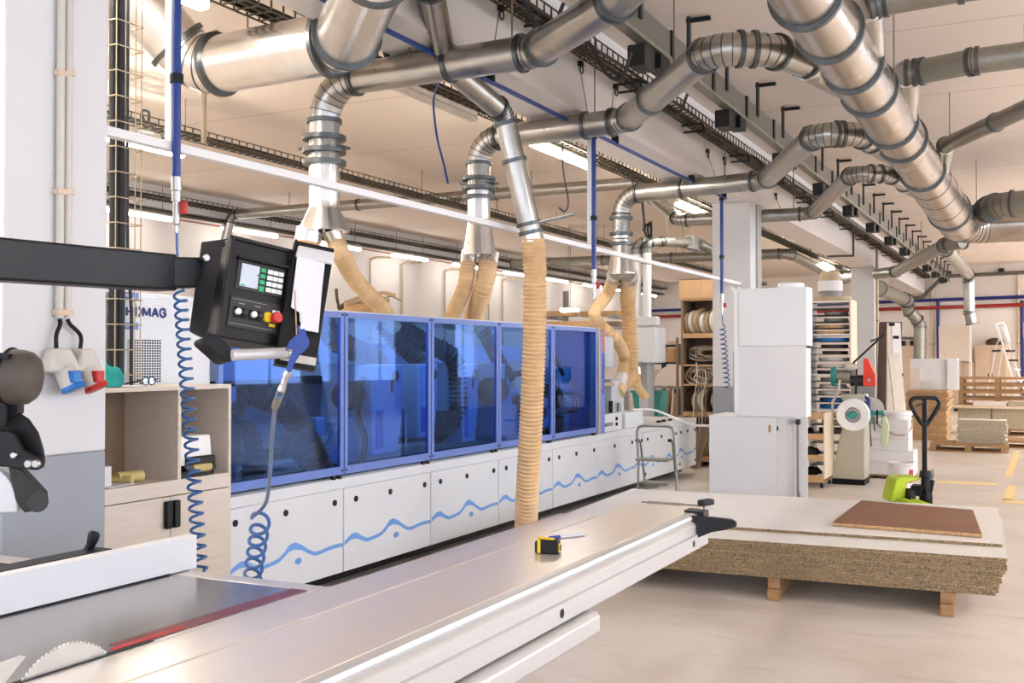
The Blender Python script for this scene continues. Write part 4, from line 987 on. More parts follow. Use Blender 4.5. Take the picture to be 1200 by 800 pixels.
# display and keypad
def uv(x, y):
    d = ray(x, y); k = (BL - E0).dot(ez) / d.dot(ez); q = E0 + d * k - BL
    # solve in the (slightly skewed) frame
    g = u.dot(v_); a, b = q.dot(u), q.dot(v_); s = 1 - g * g
    return (a - g * b) / s, (b - g * a) / s
def R2(x0, y0, x1, y1):
    a = uv(x0, y0); b = uv(x1, y1); return min(a[0], b[0]), min(a[1], b[1]), max(a[0], b[0]), max(a[1], b[1])
a = uv(276.5, 302); b = uv(331, 343)
x0, x1, yt, yb_ = .10 * W_ - .0, .86 * W_, H_ * .79, H_ * .49
dp = cpf('display_unit', 'dark_grey', cp, (.16 * W_, .50 * H_, 0), (.90 * W_, .80 * H_, .003), bevel=.001)
cpf('hood_lip', 'black', dp, (.13 * W_, .80 * H_, 0), (.92 * W_, .83 * H_, .014), bevel=.002)
sc = cpf('screen', 'lcd', dp, (.22 * W_, .535 * H_, .003), (.495 * W_, .765 * H_, .0045))
cpf('screen_label', 'green', sc, (.235 * W_, .54 * H_, .0045), (.30 * W_, .555 * H_, .0049))
cpf('screen_label', 'dark_grey', sc, (.47 * W_, .66 * H_, .0045), (.485 * W_, .685 * H_, .0049))
for r in range(4):
    yy = (.735 - .062 * r) * H_
    cpf('key', 'green', dp, (.515 * W_, yy - .02 * H_, .003), (.595 * W_, yy + .022 * H_, .006), bevel=.001)
    for c in range(3): cpf('key', 'white_gloss', dp, ((.625 + .088 * c) * W_, yy - .022 * H_, .003), ((.705 + .088 * c) * W_, yy + .022 * H_, .006), bevel=.001)
cpf('key', 'green', dp, (.515 * W_, .50 * H_ + .004, .003), (.595 * W_, .50 * H_ + .011, .006), bevel=.001)
sw = cpf('switch_plate', 'dark_grey', cp, (.12 * W_, .115 * H_, 0), (.90 * W_, .425 * H_, .003), bevel=.001)
cpf('plate_line', 'mid_grey', sw, (.15 * W_, .395 * H_, .003), (.68 * W_, .40 * H_, .0034)); cpf('plate_line', 'mid_grey', sw, (.15 * W_, .15 * H_, .003), (.86 * W_, .155 * H_, .0034))
def btn(fx, fy, r, h, m, name='button'):
    return M().lathe(BL + u * (fx * W_) + v_ * (fy * H_) + ez * .003, ez, [(0, r), (h * .8, r), (h, r * .8)], 22).build(name, m, sw)
for fx, on in ((.235, 1), (.34, 0), (.475, 1), (.58, 0)):
    w2 = .045 if on else .04
    b_ = cpf('switch_rim', 'black', sw, ((fx - w2) * W_, .215 * H_, .003), ((fx + w2) * W_, .32 * H_, .007), bevel=.002)
    M().lathe(BL + u * (fx * W_) + v_ * (.267 * H_) + ez * .007, ez, [(0, .0075), (.008, .0075), (.009, .006)], 18).build('switch_cap', 'white_gloss' if on else 'dark_grey', b_)
for fx in (.25, .5): cpf('symbol', 'mid_grey', sw, ((fx) * W_, .355 * H_, .003), ((fx + .09) * W_, .365 * H_, .0034))
btn(.70, .27, .013, .010, 'yellow', 'stop_base'); cpf('yellow_plate', 'yellow', sw, (.745 * W_, .185 * H_, .003), (.84 * W_, .215 * H_, .005))
M().lathe(BL + u * (.79 * W_) + v_ * (.262 * H_) + ez * .003, ez, [(0, .008), (.012, .008), (.013, .0135), (.024, .0145), (.029, .012)], 26).build('stop_button', 'red', sw)
for k in (0, 1): cpf('key', 'white_gloss', sw, ((.775 + .06 * k) * W_, .325 * H_, .003), ((.82 + .06 * k) * W_, .355 * H_, .006))
text('STOP', 'symbol_text', 'mid_grey', sw, BL + u * (.76 * W_) + v_ * (.375 * H_) + ez * .0035, u, v_, .007, .0002, .0006) if 0 else None
# clipboard flap to the right
K0, K1, K2, K3 = PW(345.5, 281, 2.70), PW(392, 291, 2.74), PW(369.5, 434, 2.60), PW(321.5, 426, 2.57)
kn = (K1 - K0).cross(K0 - K3).normalized()
fb = M().prism([K0, K1, K2, K3], -kn * .02).build('side_flap', 'black_satin', cp, bevel=.002)
def kf(s, t, o=0.): return K0.lerp(K1, s).lerp(K3.lerp(K2, s), t) + kn * o
def kprism(parent, name, m, q, o0, o1, **k): return M().prism([kf(s, t, o0) for s, t in q], kn * (o1 - o0)).build(name, m, parent, **k)
kprism(fb, 'flap_rim', 'black', [(0, .0), (.05, 0), (.05, 1), (0, 1)], 0, .006)
kprism(fb, 'label_strip', 'plug_grey', [(.16, .905), (.98, .905), (.98, .965), (.12, .965)], .0, .0015)
kprism(fb, 'paper_clip', 'alu_bright', [(.09, .055), (1.0, .055), (1.0, .155), (.06, .15)], .004, .016, bevel=.004)
pp = thing('paper_pad', 'white paper sheets clipped to the side flap of the control panel', 'paper', tuple(kf(.5, .6)))
kprism(pp, 'sheet', 'paper', [(.10, .14), (.78, .16), (.90, .72), (.45, .72), (.44, .60), (.15, .56)], .0125, .0135)
kprism(pp, 'sheet', 'paper', [(.10, .135), (.80, .155), (.86, .66), (.42, .66)], .0105, .0118)
kprism(pp, 'cord', 'wood_tan', [(.16, .42), (.19, .43), (.42, .80), (.39, .80)], .014, .0155)
# ---- air gun hung from the grip
def A(x, y, dw=0.): return PW(x, y, 2.50 + dw)
ag = thing('air_gun', 'blue air blow gun hanging from the grip of the control panel', 'air gun', A(345, 420))
zn = (E0 - A(345, 410)).normalized()
M().prism([A(x, y, .012) for x, y in ((347, 382), (351, 381), (352, 386), (357, 385), (359, 392), (362, 398), (362, 405), (358, 411), (352, 415), (346, 424), (341, 436), (337, 436), (335, 433), (340, 418), (343, 410), (339, 408), (336, 411), (334, 411), (339, 400), (345, 394), (350, 391))], zn * .022).build('body', 'blue_gun', ag, bevel=.004, seg=3)
M().prism([A(x, y, .010) for x, y in ((352, 393), (357, 391), (360, 398), (360, 404), (357, 408), (358, 400))], zn * .010).build('trigger', 'black', ag, bevel=.002)
M().lathe(A(338, 434), A(329, 458) - A(338, 434), [(0, .009), (.012, .010), (.02, .0075), (.035, .0075), (.037, .009), (.052, .009)], 16).build('coupling', 'steel', ag)
# ---- spiral hose
HP = PX(206.5, 262, -3.46)
sh = thing('air_hose', 'blue spiral air hose from the blue drop pipe to the blow gun', 'hose', (-3.0, 3.3, .6))
w1 = (HP - E0).dot(_f); q = lambda x, y, w: PW(x, y, w)
top = [q(207, 268, w1), q(208, 300, w1), q(211, 325, w1)]
hx = helix(q(211, 343, w1), q(235, 668, 4.35), .027, 27, 16, 1.2)
sag = [q(238, 682, 4.3), q(250, 715, 4.2), q(272, 735, 4.05), q(292, 715, 3.95)]
hx2 = helix(q(294, 690, 3.88), q(306, 606, 3.55), .030, 6.5, 16, 0)
end = [q(311, 590, 3.4), q(316, 560, 3.2), q(319, 510, 2.9), q(323, 475, 2.66), q(328, 462, 2.52)]
pts = spline(top + [hx[0]], 14)[0][:-1] + hx + spline([hx[-1]] + sag + [hx2[0]], 26)[0][1:-1] + hx2 + spline([hx2[-1]] + end, 40)[0][1:]
M().tube(pts, .0062, 8).build('spiral_hose', 'blue_hose', sh, ang=80)
M().cyl(q(331, 454, 2.50), q(322.5, 476, 2.66), .0095, n=14).build('spring_sleeve', 'zinc_grey', sh)
# ================================================================== BOARDS ON THE PALLET
ra = R(3.0); rf = PZ(1180.5, 654, .385)
ux, uy = V((cos(ra), sin(ra), 0)), V((-sin(ra), cos(ra), 0))
pl = thing('pallet', 'timber bearers carrying the big stack of white faced boards', 'pallet', (rf.x - 1.5, rf.y + .9, 0), ra)
def L_(x, y, z): return rf + ux * x + uy * y + V((0, 0, z - .385))
for k, x in enumerate((-.34, -1.40, -2.5)):
    for z0, z1, m in ((0, .074, 'wood_pallet'), (.0755, .148, 'wood_pallet')):
        M().fbox(L_(x, 0.02 if z0 else -.01, z0), ux, uy, V((0, 0, 1)), (-.04, 0, 0), (.04, 1.75, z1 - z0)).build('bearer', m, pl, bevel=.004)
N_ = 12; th_b = (.385 - .150) / N_
bw, bl = 3.04, 1.82
random.seed(11)
bd = None
for k in range(N_):
    z = .150 + th_b * k; dx = -.055 * (1 - k / (N_ - 1)) ** 1.5 * 1.2 + random.uniform(-.008, .008); dy = random.uniform(-.004, .006)
    if k == N_ - 1: dx = 0; dy = 0
    lab = 'white faced chipboard sheet within the thick stack on the pallet'
    if k == N_ - 1: lab = 'white faced chipboard sheet just under the set back top sheet'
    if k == 0: lab = 'lowest chipboard sheet resting on the timber bearers'
    def sheet(x0, y0, w, l, z0, z1, m='chipboard', name='chipboard_sheet', **kw):
        return M().fbox(L_(0, 0, z0), ux, uy, V((0, 0, 1)), (x0, y0, 0), (x0 + w, y0 + l, z1 - z0)).build(name, m, m2='melamine', m2f=lambda p: abs(p.normal.z) > .9, **kw)
    sheet(-bw + dx, dy, bw, bl, z, z + th_b - .0013, label=lab, cat='board', group='chipboard sheets on the pallet')
top = L_(0, 0, .385)
tf = PZ(1174.8, 637.5, .404)
dv = tf - L_(0, 0, .404); tx, ty = dv.dot(ux), dv.dot(uy)
sheet(tx - bw, ty, bw, bl, .3855, .404, label='top white sheet of the pallet stack, set back from the front edge', cat='board', group='chipboard sheets on the pallet')
P = [PZ(x, y, .406) for x, y in ((975.5, 616), (1151, 630), (1140.5, 601), (1009, 589.5))]
tag(M().prism(P, (0, 0, .026)).build('door_panel', 'walnut', m2='mdf', m2f=lambda p: abs(p.normal.z) < .5, bevel=.004), 'brown wood grain panel lying on the top white sheet', 'panel')
# ================================================================== WHITE CABINETS
wA = 10.5
def fr(x, y): return PY(x, y, YC)
YC = PW(870, 486, 10.3).y
a, b = PY(831, 486, YC), PY(910, 560, YC)
zt_ = a.z; dpt = .62
lc = thing('base_cabinet', 'white base cabinet standing behind the board stack', 'cabinet', ((a.x + b.x) / 2, YC + .3, 0))
x0, x1, x2 = a.x, b.x, PY(931, 500, YC).x
M().box((x0, YC, .0), (x1, YC + .02, zt_ - .02)).build('front_panel', 'white_paint', lc, bevel=.002)
M().box((x0, YC + .02, 0), (x0 + .02, YC + dpt, zt_ - .02)).build('side_panel', 'white_paint', lc)
M().box((x0, YC, zt_ - .02), (x2, YC + dpt, zt_)).build('top_panel', 'white_paint', lc, bevel=.002)
M().box((x0, YC + dpt, 0), (x2, YC + dpt + .01, zt_ - .02)).build('back_panel', 'white_paint', lc)
dpn = M().box((x1 + .004, YC + .012, 0), (x2, YC + .030, zt_ - .022)).build('drilled_panel', 'melamine', lc, bevel=.002)
m = M(); xm = PY(923, 520, YC).x
for k in range(26):
    z = .12 + .032 * k; m.cyl((xm, YC + .010, z), (xm, YC + .0125, z), .0035, n=8)
m.build('pin_hole', 'mid_grey', dpn, kind='stuff')
p = PY(911, 502, YC); M().box((p.x - .008, YC + .004, p.z - .02), (p.x + .006, YC + .02, p.z + .02)).build('catch', 'black', lc)
p = PY(902, 502, YC); M().box((p.x - .012, YC - .002, p.z - .035), (p.x + .012, YC + .001, p.z + .035)).build('wood_plug', 'mdf', lc)
p = PY(926.5, 494.5, YC); h_ = M().cyl((p.x, YC - .008, p.z), (p.x, YC + .013, p.z), .022, n=18).build('hinge_cup', 'steel', lc); M().box((p.x, YC - .02, p.z - .012), (p.x + .075, YC - .002, p.z + .012)).build('hinge_arm', 'steel', h_, bevel=.003)
p = PY(935, 500, YC - .02)
t = thing('bar_clamp', 'grey upright metal bar leaning at the right side of the white base cabinet', 'clamp', (p.x, YC - .0, 0))
M().prism([(p.x - .012, YC - .03, 0.0), (p.x + .07, YC - .03, 0), (p.x + .012, YC - .03, .35), (p.x + .012, YC - .03, zt_ - .03), (p.x - .014, YC - .03, zt_ - .03)], (0, .05, 0)).build('bar', 'mid_grey', t, bevel=.003)
M().box((p.x - .02, YC - .04, zt_ - .07), (p.x + .022, YC + .01, zt_ - .02)).build('head', 'dark_grey', t, bevel=.004)
# upper carcasses
YU = YC - .04
u0, u1 = PY(862.5, 487, YU), PY(943.5, 405, YU); v0, v1 = PY(866.5, 404, YU), PY(945.5, 336, YU)
t = thing('wall_cabinet', 'white carcass resting on the white base cabinet, lower of two', 'cabinet', ((u0.x + u1.x) / 2, YU + .2, zt_))
M().box((u0.x, YU, zt_ + .001), (u1.x + .01, YU + .02, u1.z)).build('door', 'white_paint', t, bevel=.003)
M().box((u0.x - .0, YU + .02, zt_ + .001), (u0.x + .022, YU + .26, u1.z)).build('side_panel', 'white_paint', t); M().box((u1.x - .022, YU + .02, zt_ + .001), (u1.x, YU + .26, u1.z)).build('side_panel', 'white_paint', t)
M().box((u0.x + .022, YU + .02, zt_ + .001), (u1.x - .022, YU + .26, zt_ + .02)).build('bottom_panel', 'white_paint', t); M().box((u0.x, YU + .02, u1.z - .02), (u1.x, YU + .26, u1.z)).build('top_panel', 'white_paint', t)
M().box((u0.x - .03, YU + .0, zt_ + .03), (u0.x - .004, YU + .02, u1.z - .05)).build('hinge_rail', 'steel', t)
t = thing('wall_cabinet', 'white carcass resting on the other white carcass, topmost of the pile', 'cabinet', ((v0.x + v1.x) / 2, YU + .2, u1.z))
z0 = u1.z + .001
M().box((v0.x, YU - .012, z0), (v1.x, YU + .01, v1.z)).build('door', 'white_gloss', t, bevel=.003)
M().box((v0.x, YU + .01, z0), (v0.x + .022, YU + .26, v1.z)).build('side_panel', 'white_paint', t); M().box((v1.x - .022, YU + .01, z0), (v1.x, YU + .26, v1.z)).build('side_panel', 'white_paint', t)
M().box((v0.x + .022, YU + .01, v1.z - .02), (v1.x - .022, YU + .26, v1.z)).build('top_panel', 'white_paint', t); M().box((v0.x + .022, YU + .01, z0), (v1.x - .022, YU + .26, z0 + .02)).build('bottom_panel', 'white_paint', t)
p = PY(927, 336, YU + .13)
tag(M().lathe((p.x, YU + .13, v1.z), (0, 0, 1), [(0, .12), (.03, .126), (.045, .12), (.05, .10)], 36).build('round_tray', 'white_gloss'), 'round white tray lying on top of the piled white carcasses', 'tray')
# ================================================================== STEP STOOL
Ys = PW(770, 580, 11.6).y
st = thing('step_stool', 'folding steel step stool in front of the machine end', 'step stool', (PY(770, 580, Ys).x, Ys, 0))
def SP(x, y, dy=0.): return PY(x, y, Ys + dy)
zf = 0.0
fA, fB = SP(752, 575), SP(797, 578)
lt = [(SP(752, 575).x, Ys - .12, .012), (SP(749, 530).x, Ys - .02, .45), (SP(744.5, 506).x, Ys + .05, SP(744, 506).z), (SP(746.5, 500).x, Ys + .055, SP(746, 500.5).z), (SP(752, 498.5).x, Ys + .06, SP(750, 499).z), (SP(780, 499).x, Ys + .06, SP(780, 499.5).z), (SP(786, 501).x, Ys + .055, SP(786, 502).z), (SP(788, 507).x, Ys + .05, SP(788, 508).z), (SP(793, 540).x, Ys - .02, .40), (SP(797, 578).x, Ys - .12, .012)]
M().tube(lt, .014, 12).build('frame', 'zinc_grey', st)
for xa, xb in ((747, 746), (785, 783)):
    M().tube([(SP(xa + 1, 515).x, Ys + .06, SP(xa, 517).z), (SP(xb, 575).x, Ys + .34, .012)], .012, 10).build('rear_leg', 'zinc_grey', st)
    M().lathe(SP(xa, 516, .04), (1, 0, 0), [(-.02, .018), (.02, .018)], 12).build('pivot', 'black', st)
for y_, x0, x1 in ((538, 748, 785), (565, 752, 786)):
    z = SP(760, y_).z
    M().box((SP(x0, y_).x, Ys - .10, z - .012), (SP(x1, y_).x, Ys + .12, z + .012)).build('step', 'zinc_grey', st, bevel=.004)
# ================================================================== RIGHT BACKGROUND
def ground(x, w): p = PW(x, 419, w); return V((p.x, p.y, 0))
CR = _r.copy(); CF = V((-sin(YAW), cos(YAW), 0)); UP = V((0, 0, 1))
def hz(y, w): return EYE + ray(600, y).z * w          # height of a photo row at depth w
def wd(px, w): return px * w / F
def ob(o, a, b): return M().fbox(o, V((1, 0, 0)), V((0, 1, 0)), UP, a, b)
# ---- tall open shelf with rolls of edging (beside the white cabinets)
ws = 14.6; xl, xr = PW(947.5, 419, ws), PW(997.5, 419, ws); Y_s = xl.y
ts = thing('disc_shelf', 'tall narrow open shelf full of flat edging rolls before the last column', 'shelf', ((xl.x + xr.x) / 2, Y_s + .2, 0))
wS = (xr.x - xl.x); xs0 = xl.x; ztop = hz(352, ws)
sd = .5
def SX(x): return PY(x, 419, Y_s).x
def SZ(y): return PY(970, y, Y_s).z
M().box((xs0, Y_s, 0), (xs0 + .022, Y_s + sd, ztop)).build('side_panel', 'wood_light', ts); M().box((SX(997.5) - .022, Y_s, 0), (SX(997.5), Y_s + sd, ztop)).build('side_panel', 'wood_pale', ts)
shelf_y = [353.5, 361.5, 369, 377, 384.5, 392, 400, 407.5, 415, 423, 431, 439, 447, 455, 463, 471, 480, 489, 498, 508, 519, 532, 545]
for k, y in enumerate(shelf_y):
    z = SZ(y); thick = .02 if k in (0, 5, 11, 16) else .008
    M().box((xs0 + .022, Y_s + .005, z - thick / 2), (SX(997.5) - .022, Y_s + sd, z + thick / 2)).build('shelf_board', 'melamine' if thick > .01 else 'dark_grey', ts)
rl = None; random.seed(5)
rolls = [(0, 'band_tan', .96, .0), (2, 'band_grey', .6, .17), (3, 'band_grey', .62, .16), (4, 'mdf', .92, .02), (5, 'mdf', .95, .01), (6, 'band_blue', .95, .02), (7, 'band_dark', .7, .08), (8, 'band_dark', .66, .1), (9, 'band_white', .78, .05), (10, 'band_white', .85, .03), (11, 'band_dark', .85, .02), (12, 'band_grey', .7, .05), (13, 'band_white', .7, .0), (14, 'band_white', .8, .03), (15, 'band_blue', .72, .02), (16, 'band_blue', .8, .1), (17, 'wood_tan', .7, .1), (18, 'band_tan', .6, .0), (19, 'band_dark', .8, .05)]
names = {'band_tan': 'tan', 'band_grey': 'grey', 'mdf': 'light brown', 'band_blue': 'blue', 'band_dark': 'black', 'band_white': 'cream', 'wood_tan': 'brown'}
iw = SX(997.5) - xs0 - .044
from collections import Counter
cnt = Counter(); tot = Counter(names[r[1]] for r in rolls)
ordw = ['topmost', 'second', 'third', 'fourth', 'fifth', 'sixth']
for s, m, fr_, off in rolls:
    z = SZ(shelf_y[s]) + (.011 if s in (0, 5, 11, 16) else .0055); nmx = names[m]
    gap = (SZ(shelf_y[s - 1]) - SZ(shelf_y[s]) - .03) if s else .09
    r = iw * fr_ / 2; cx0 = xs0 + .024 + iw / 2 + (off * iw / 2 if fr_ < .9 else 0); cx0 = min(cx0, SX(997.5) - .026 - r)
    lab = ('the only ' + nmx if tot[nmx] == 1 else ordw[cnt[nmx]] + ' ' + nmx + ' one from the top') if True else ''
    cnt[nmx] += 1
    t = thing('edging_roll', 'flat edging roll on the tall narrow shelf, ' + lab, 'edging roll', (cx0, Y_s + .26, z), group='edging rolls on the tall shelf')
    rr = min(r, .25); h = gap * .72
    o = M().lathe((cx0, Y_s + .26, z), (0, 0, 1), [(0, rr * .35), (0, rr), (h, rr), (h, rr * .35), (0, rr * .35)], 28, False)
    for v in o.bm.verts: v.co.x = cx0 + (v.co.x - cx0) * (r / rr)
    o.build('roll', m, t)
    M().lathe((cx0, Y_s + .26, z), (0, 0, 1), [(0, rr * .34), (h * .9, rr * .34)], 16).build('core', 'cardboard', t)
p = PY(973, 330, Y_s + .25)
t = thing('tub', 'grey lidded tub standing on top of the tall narrow shelf', 'tub', (p.x, Y_s + .25, ztop))
zb_ = ztop + .115
for z0, z1, r0, r1, m, nm in ((SZ(345), SZ(340), .14, .15, 'mid_grey', 'base'), (SZ(340), SZ(328), .165, .165, 'box_white', 'band'), (SZ(328), SZ(317), .14, .13, 'band_tan', 'lid')):
    M().lathe((p.x, Y_s + .25, z0), (0, 0, 1), [(0, r0), (z1 - z0, r1)], 28).build(nm, m, t)
M().lathe((p.x, Y_s + .25, ztop), (0, 0, 1), [(0, .13), (SZ(345) - ztop, .14)], 28).build('foot', 'mid_grey', t)
# ---- wooden trolley
wt = 13.0; Yt = PW(955, 419, wt).y
def TX(x, Y=None): return PY(x, 419, Y or Yt).x
def TZ(y, Y=None): return PY(955, y, Y or Yt).z
tt = thing('wooden_trolley', 'wooden trolley with four open trays on castors beside the grey pedestal', 'trolley', (TX(955), Yt + .2, 0))
x0, x1 = TX(936), TX(964.5); x0 -= .25; zt0 = TZ(483.5)
M().box((x1, Yt, .115), (x1 + .018, Yt + .62, zt0)).build('side_panel', 'wood_pale', tt, bevel=.003)
M().box((x0, Yt, .115), (x0 + .018, Yt + .62, zt0)).build('side_panel', 'wood_pale', tt)
for ya, yb in ((483, 491), (508, 515), (533, 540), (556.5, 565)):
    M().box((x0 + .018, Yt + .002, TZ(yb)), (x1, Yt + .016, TZ(ya))).build('tray_front', 'wood_tan', tt); M().box((x0 + .018, Yt + .016, TZ(yb)), (x1, Yt + .6, TZ(yb) + .012)).build('tray', 'wood_tan', tt)
for x, y in ((x1 - .03, Yt + .05), (x1 - .03, Yt + .55), (x0 + .05, Yt + .05), (x0 + .05, Yt + .55)):
    c = M().cyl((x - .013, y, .045), (x + .013, y, .045), .045, n=18).build('caster', 'black', tt)
    M().box((x - .02, y - .02, .045), (x + .02, y + .02, .118)).build('fork', 'zinc_grey', c)
# contents
def lump(name, lab, cat, x, y, r, sc, m):
    p = PY(x, y, Yt + .25); b = M().ball((p.x, p.y, p.z), r, sc, 18, 12)
    zlo = min(v.co.z for v in b.bm.verts)
    for v in b.bm.verts:
        v.co += V((sin(v.co.z * 80) * .008, cos(v.co.x * 60) * .008, sin(v.co.x * 70 + v.co.y * 50) * .008))
    return tag(b.build(name, m), lab, cat)
lump('helmet', 'dark rounded sander head lying in the third tray of the wooden trolley', 'tool', 949, 529, .09, (1.5, 1, .7), 'dark_grey')
lump('power_tool', 'small black tool in the lowest tray of the wooden trolley', 'tool', 953, 551.5, .07, (1.5, 1, .8), 'black')
lump('tool_bag', 'dark bundle in the second tray of the wooden trolley', 'tool', 947, 504.5, .06, (1.3, 1, .7), 'black')
# ---- grey pedestal machine
wp = 13.35; Yp = PW(995, 419, wp).y
def QX(x): return PY(x, 419, Yp).x
def QZ(y): return PY(995, y, Yp).z
def Q(x, y, dy=0.): return PY(x, y, Yp + dy)
pm = thing('pedestal_machine', 'grey pedestal machine with white wheel and red guard behind the pallet truck', 'machine', (QX(995), Yp + .2, 0))
M().prism([(QX(973), Yp, .07), (QX(1012), Yp, .07), (QX(1012.5), Yp, QZ(497)), (QX(987), Yp, QZ(497)), (QX(983), Yp, QZ(515))], (0, .45, 0)).build('pedestal', 'beige_grey', pm, bevel=.015)
M().box((QX(974), Yp + .02, 0), (QX(1012), Yp + .43, .07)).build('plinth', 'black', pm)
c = Q(1000, 486, -.06)
M().lathe(c, (0, -1, 0), [(-.06, .09), (-.06, .195), (-.02, .205), (.035, .205), (.05, .19), (.045, .095), (-.06, .09)], 44, False).build('wheel_ring', 'white_gloss', pm)
M().lathe(c + V((0, .02, 0)), (0, -1, 0), [(-.05, .1), (.03, .085)], 28).build('wheel_hub', 'steel', pm)
M().ball(c + V((-.01, -.03, -.0)), .06, (1, .5, .8)).build('hub_cap', 'teal', pm)
M().box((QX(985), Yp + .05, QZ(470)), (QX(1012), Yp + .4, QZ(462))).build('table', 'beige_grey', pm, bevel=.01)
M().box((QX(990), Yp + .1, QZ(497)), (QX(1010), Yp + .3, QZ(470))).build('neck', 'zinc_grey', pm, bevel=.02)
M().lathe(Q(975, 441, .2), (1, 0, 0), [(0, .12), (.06, .125), (.07, .06)], 28).build('motor_cover', 'teal', pm)
M().lathe(Q(981, 441, .2), (1, 0, 0), [(0, .09), (.17, .09), (.175, .05)], 24).build('motor', 'zinc_grey', pm)
M().cyl(Q(997, 446, .2), Q(1018, 446, .2), .07, n=24).build('spindle_housing', 'dark_grey', pm)
M().bar(Q(1000, 470, .2), Q(1000, 425, .2), .05, .05).build('stand_column', 'zinc_grey', pm)
M().bar(Q(1003, 470, .15), Q(1004, 428, .15), .025, .025).build('stand_column', 'dark_grey', pm)
M().box(Q(1013, 453, .1), tuple(Q(1026, 453, .2) + V((0, 0, .3)))).build('guard_back', 'melamine', pm) if 0 else None
g = M().prism([Q(x, y, .08) for x, y in ((1011.5, 420), (1017, 420.5), (1026, 440), (1026, 452.5), (1011.5, 452))], (0, .1, 0)).build('red_guard', 'red_bright', pm, bevel=.008)
M().lathe(Q(1018.5, 445.5, .08), (0, -1, 0), [(0, .02), (.02, .02), (.025, .012)], 18).build('knob', 'steel', g)
M().prism([Q(x, y, .19) for x, y in ((1020, 430), (1027.5, 437), (1027.5, 453), (1014, 453))], (0, .02, 0)).build('guard_backplate', 'plug_grey', g)
M().bar(Q(1000, 425, .15), Q(1036, 392, .15), .03, .022).build('long_lever', 'black', pm)
M().ball(Q(997, 430, .12), .06, (1.4, 1, .8)).build('clamp_head', 'plug_grey', pm)
M().tube([Q(x, y, .1) for x, y in ((984, 445), (982, 460), (976, 470), (975, 480), (980, 486))], .016, 10).build('air_tube', 'plug_grey', pm)
for P in (((1010, 462), (1018, 468), (1018, 480)), ((1006, 465), (1014, 472), (1014, 490))): M().tube([Q(x, y, .1) for x, y in P], .02, 10).build('cable', 'brand_blue', pm)
M().lathe(Q(1022, 479, .25), (0, -1, 0), [(0, .14), (.03, .15), (.035, .13)], 32).build('disc', 'plug_grey', pm)
M().bar(Q(1016, 484, .0), Q(1036, 484, .0), .03, .05).build('work_clamp', 'teal', pm)
for x in (1022, 1028, 1034): M().bar(Q(x, 480, -.02), Q(x, 497, -.02), .02, .02).build('clamp_screw', 'teal' if x != 1028 else 'black', pm)
for P in (((1019, 490), (1021, 523)), ((1024, 488), (1025, 505))): M().bar(Q(*P[0], -.03), Q(*P[1], -.03), .03, .012).build('strap', 'wood_dark', pm)
gb = thing('cloth', 'pale green cloth hanging from the clamp of the grey pedestal machine', 'cloth', Q(1036, 525, -.05))
M().prism([Q(x, y, -.06) for x, y in ((1034, 488), (1038, 488), (1042, 500), (1040, 522), (1036, 526), (1031, 518), (1033, 500))], (0, .05, 0)).build('drape', 'pale_green', gb, bevel=.012, seg=3)
# ---- white boxes on a small pallet, bucket
wb = 14.0; Yw = PW(1040, 419, wb).y
def BX(x): return PY(x, 419, Yw).x
def BZ(y): return PY(1040, y, Yw).z
t = thing('small_pallet', 'low wooden pallet under the white boxes', 'pallet', (BX(1038), Yw + .25, 0))
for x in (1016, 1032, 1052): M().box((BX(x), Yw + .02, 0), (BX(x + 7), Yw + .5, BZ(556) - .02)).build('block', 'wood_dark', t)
M().box((BX(1014), Yw, BZ(556) - .02), (BX(1064), Yw + .52, BZ(556) - .002)).build('deck', 'wood_pallet', t)
lv = [556, 541, 527.5, 514, 503.5, 491.5]; lb = ['lowest', 'second lowest', 'middle', 'second from top', 'uppermost closed']
for k in range(5):
    x1 = 1070 if k in (0, 1) else 1064
    t = thing('white_box', lb[k] + ' white carton in the stack right of the grey pedestal', 'box', (BX(1040), Yw + .25, BZ(lv[k])), group='stack of white cartons')
    M().box((BX(1014), Yw - .01 * (k % 2), BZ(lv[k]) + .001), (BX(x1), Yw + .48, BZ(lv[k + 1]) - .014)).build('carton', 'box_white', t, bevel=.004)
    M().box((BX(1014) - .004, Yw - .014, BZ(lv[k + 1]) - .0135), (BX(x1) + .004, Yw + .484, BZ(lv[k + 1]) - .001)).build('lid', 'white_paint', t, bevel=.002)
p = PY(1052, 487, Yw + .15)
t = thing('white_tub', 'white round tub lid on top of the white carton stack', 'tub', (p.x, Yw + .2, BZ(491.5)))
M().lathe((p.x, Yw + .2, BZ(491.5)), (0, 0, 1), [(0, .165), (BZ(486) - BZ(491.5), .17)], 36).build('body', 'box_white', t); M().lathe((p.x, Yw + .2, BZ(486)), (0, 0, 1), [(0, .185), (.03, .19), (.05, .18)], 36).build('lid', 'white_gloss', t)
M().tube(spline([PY(1022, 491, Yw - .03), PY(1040, 505, Yw - .04), PY(1056, 510, Yw - .04), PY(1068, 502, Yw + .1), PY(1069, 492, Yw + .2)], 24)[0], .012, 8).build('hanging_strap', 'band_tan', label='brown strap drooping across the white cartons', cat='strap')
wk = 13.0; p = PW(1055, 419, wk); zk1 = hz(541, wk)
t = thing('bucket', 'white plastic bucket with red label standing before the white cartons', 'bucket', (p.x, p.y, 0))
M().lathe((p.x, p.y, 0), (0, 0, 1), [(0, .13), (.02, .135), (zk1 - .03, .155), (zk1 - .025, .165), (zk1, .165), (zk1, .15), (.03, .125)], 36, True).build('body', 'box_white', t)
q = (E0 - V((p.x, p.y, EYE))).normalized(); sd_ = V((-q.y, q.x, 0))
lbm = M(); pr = None
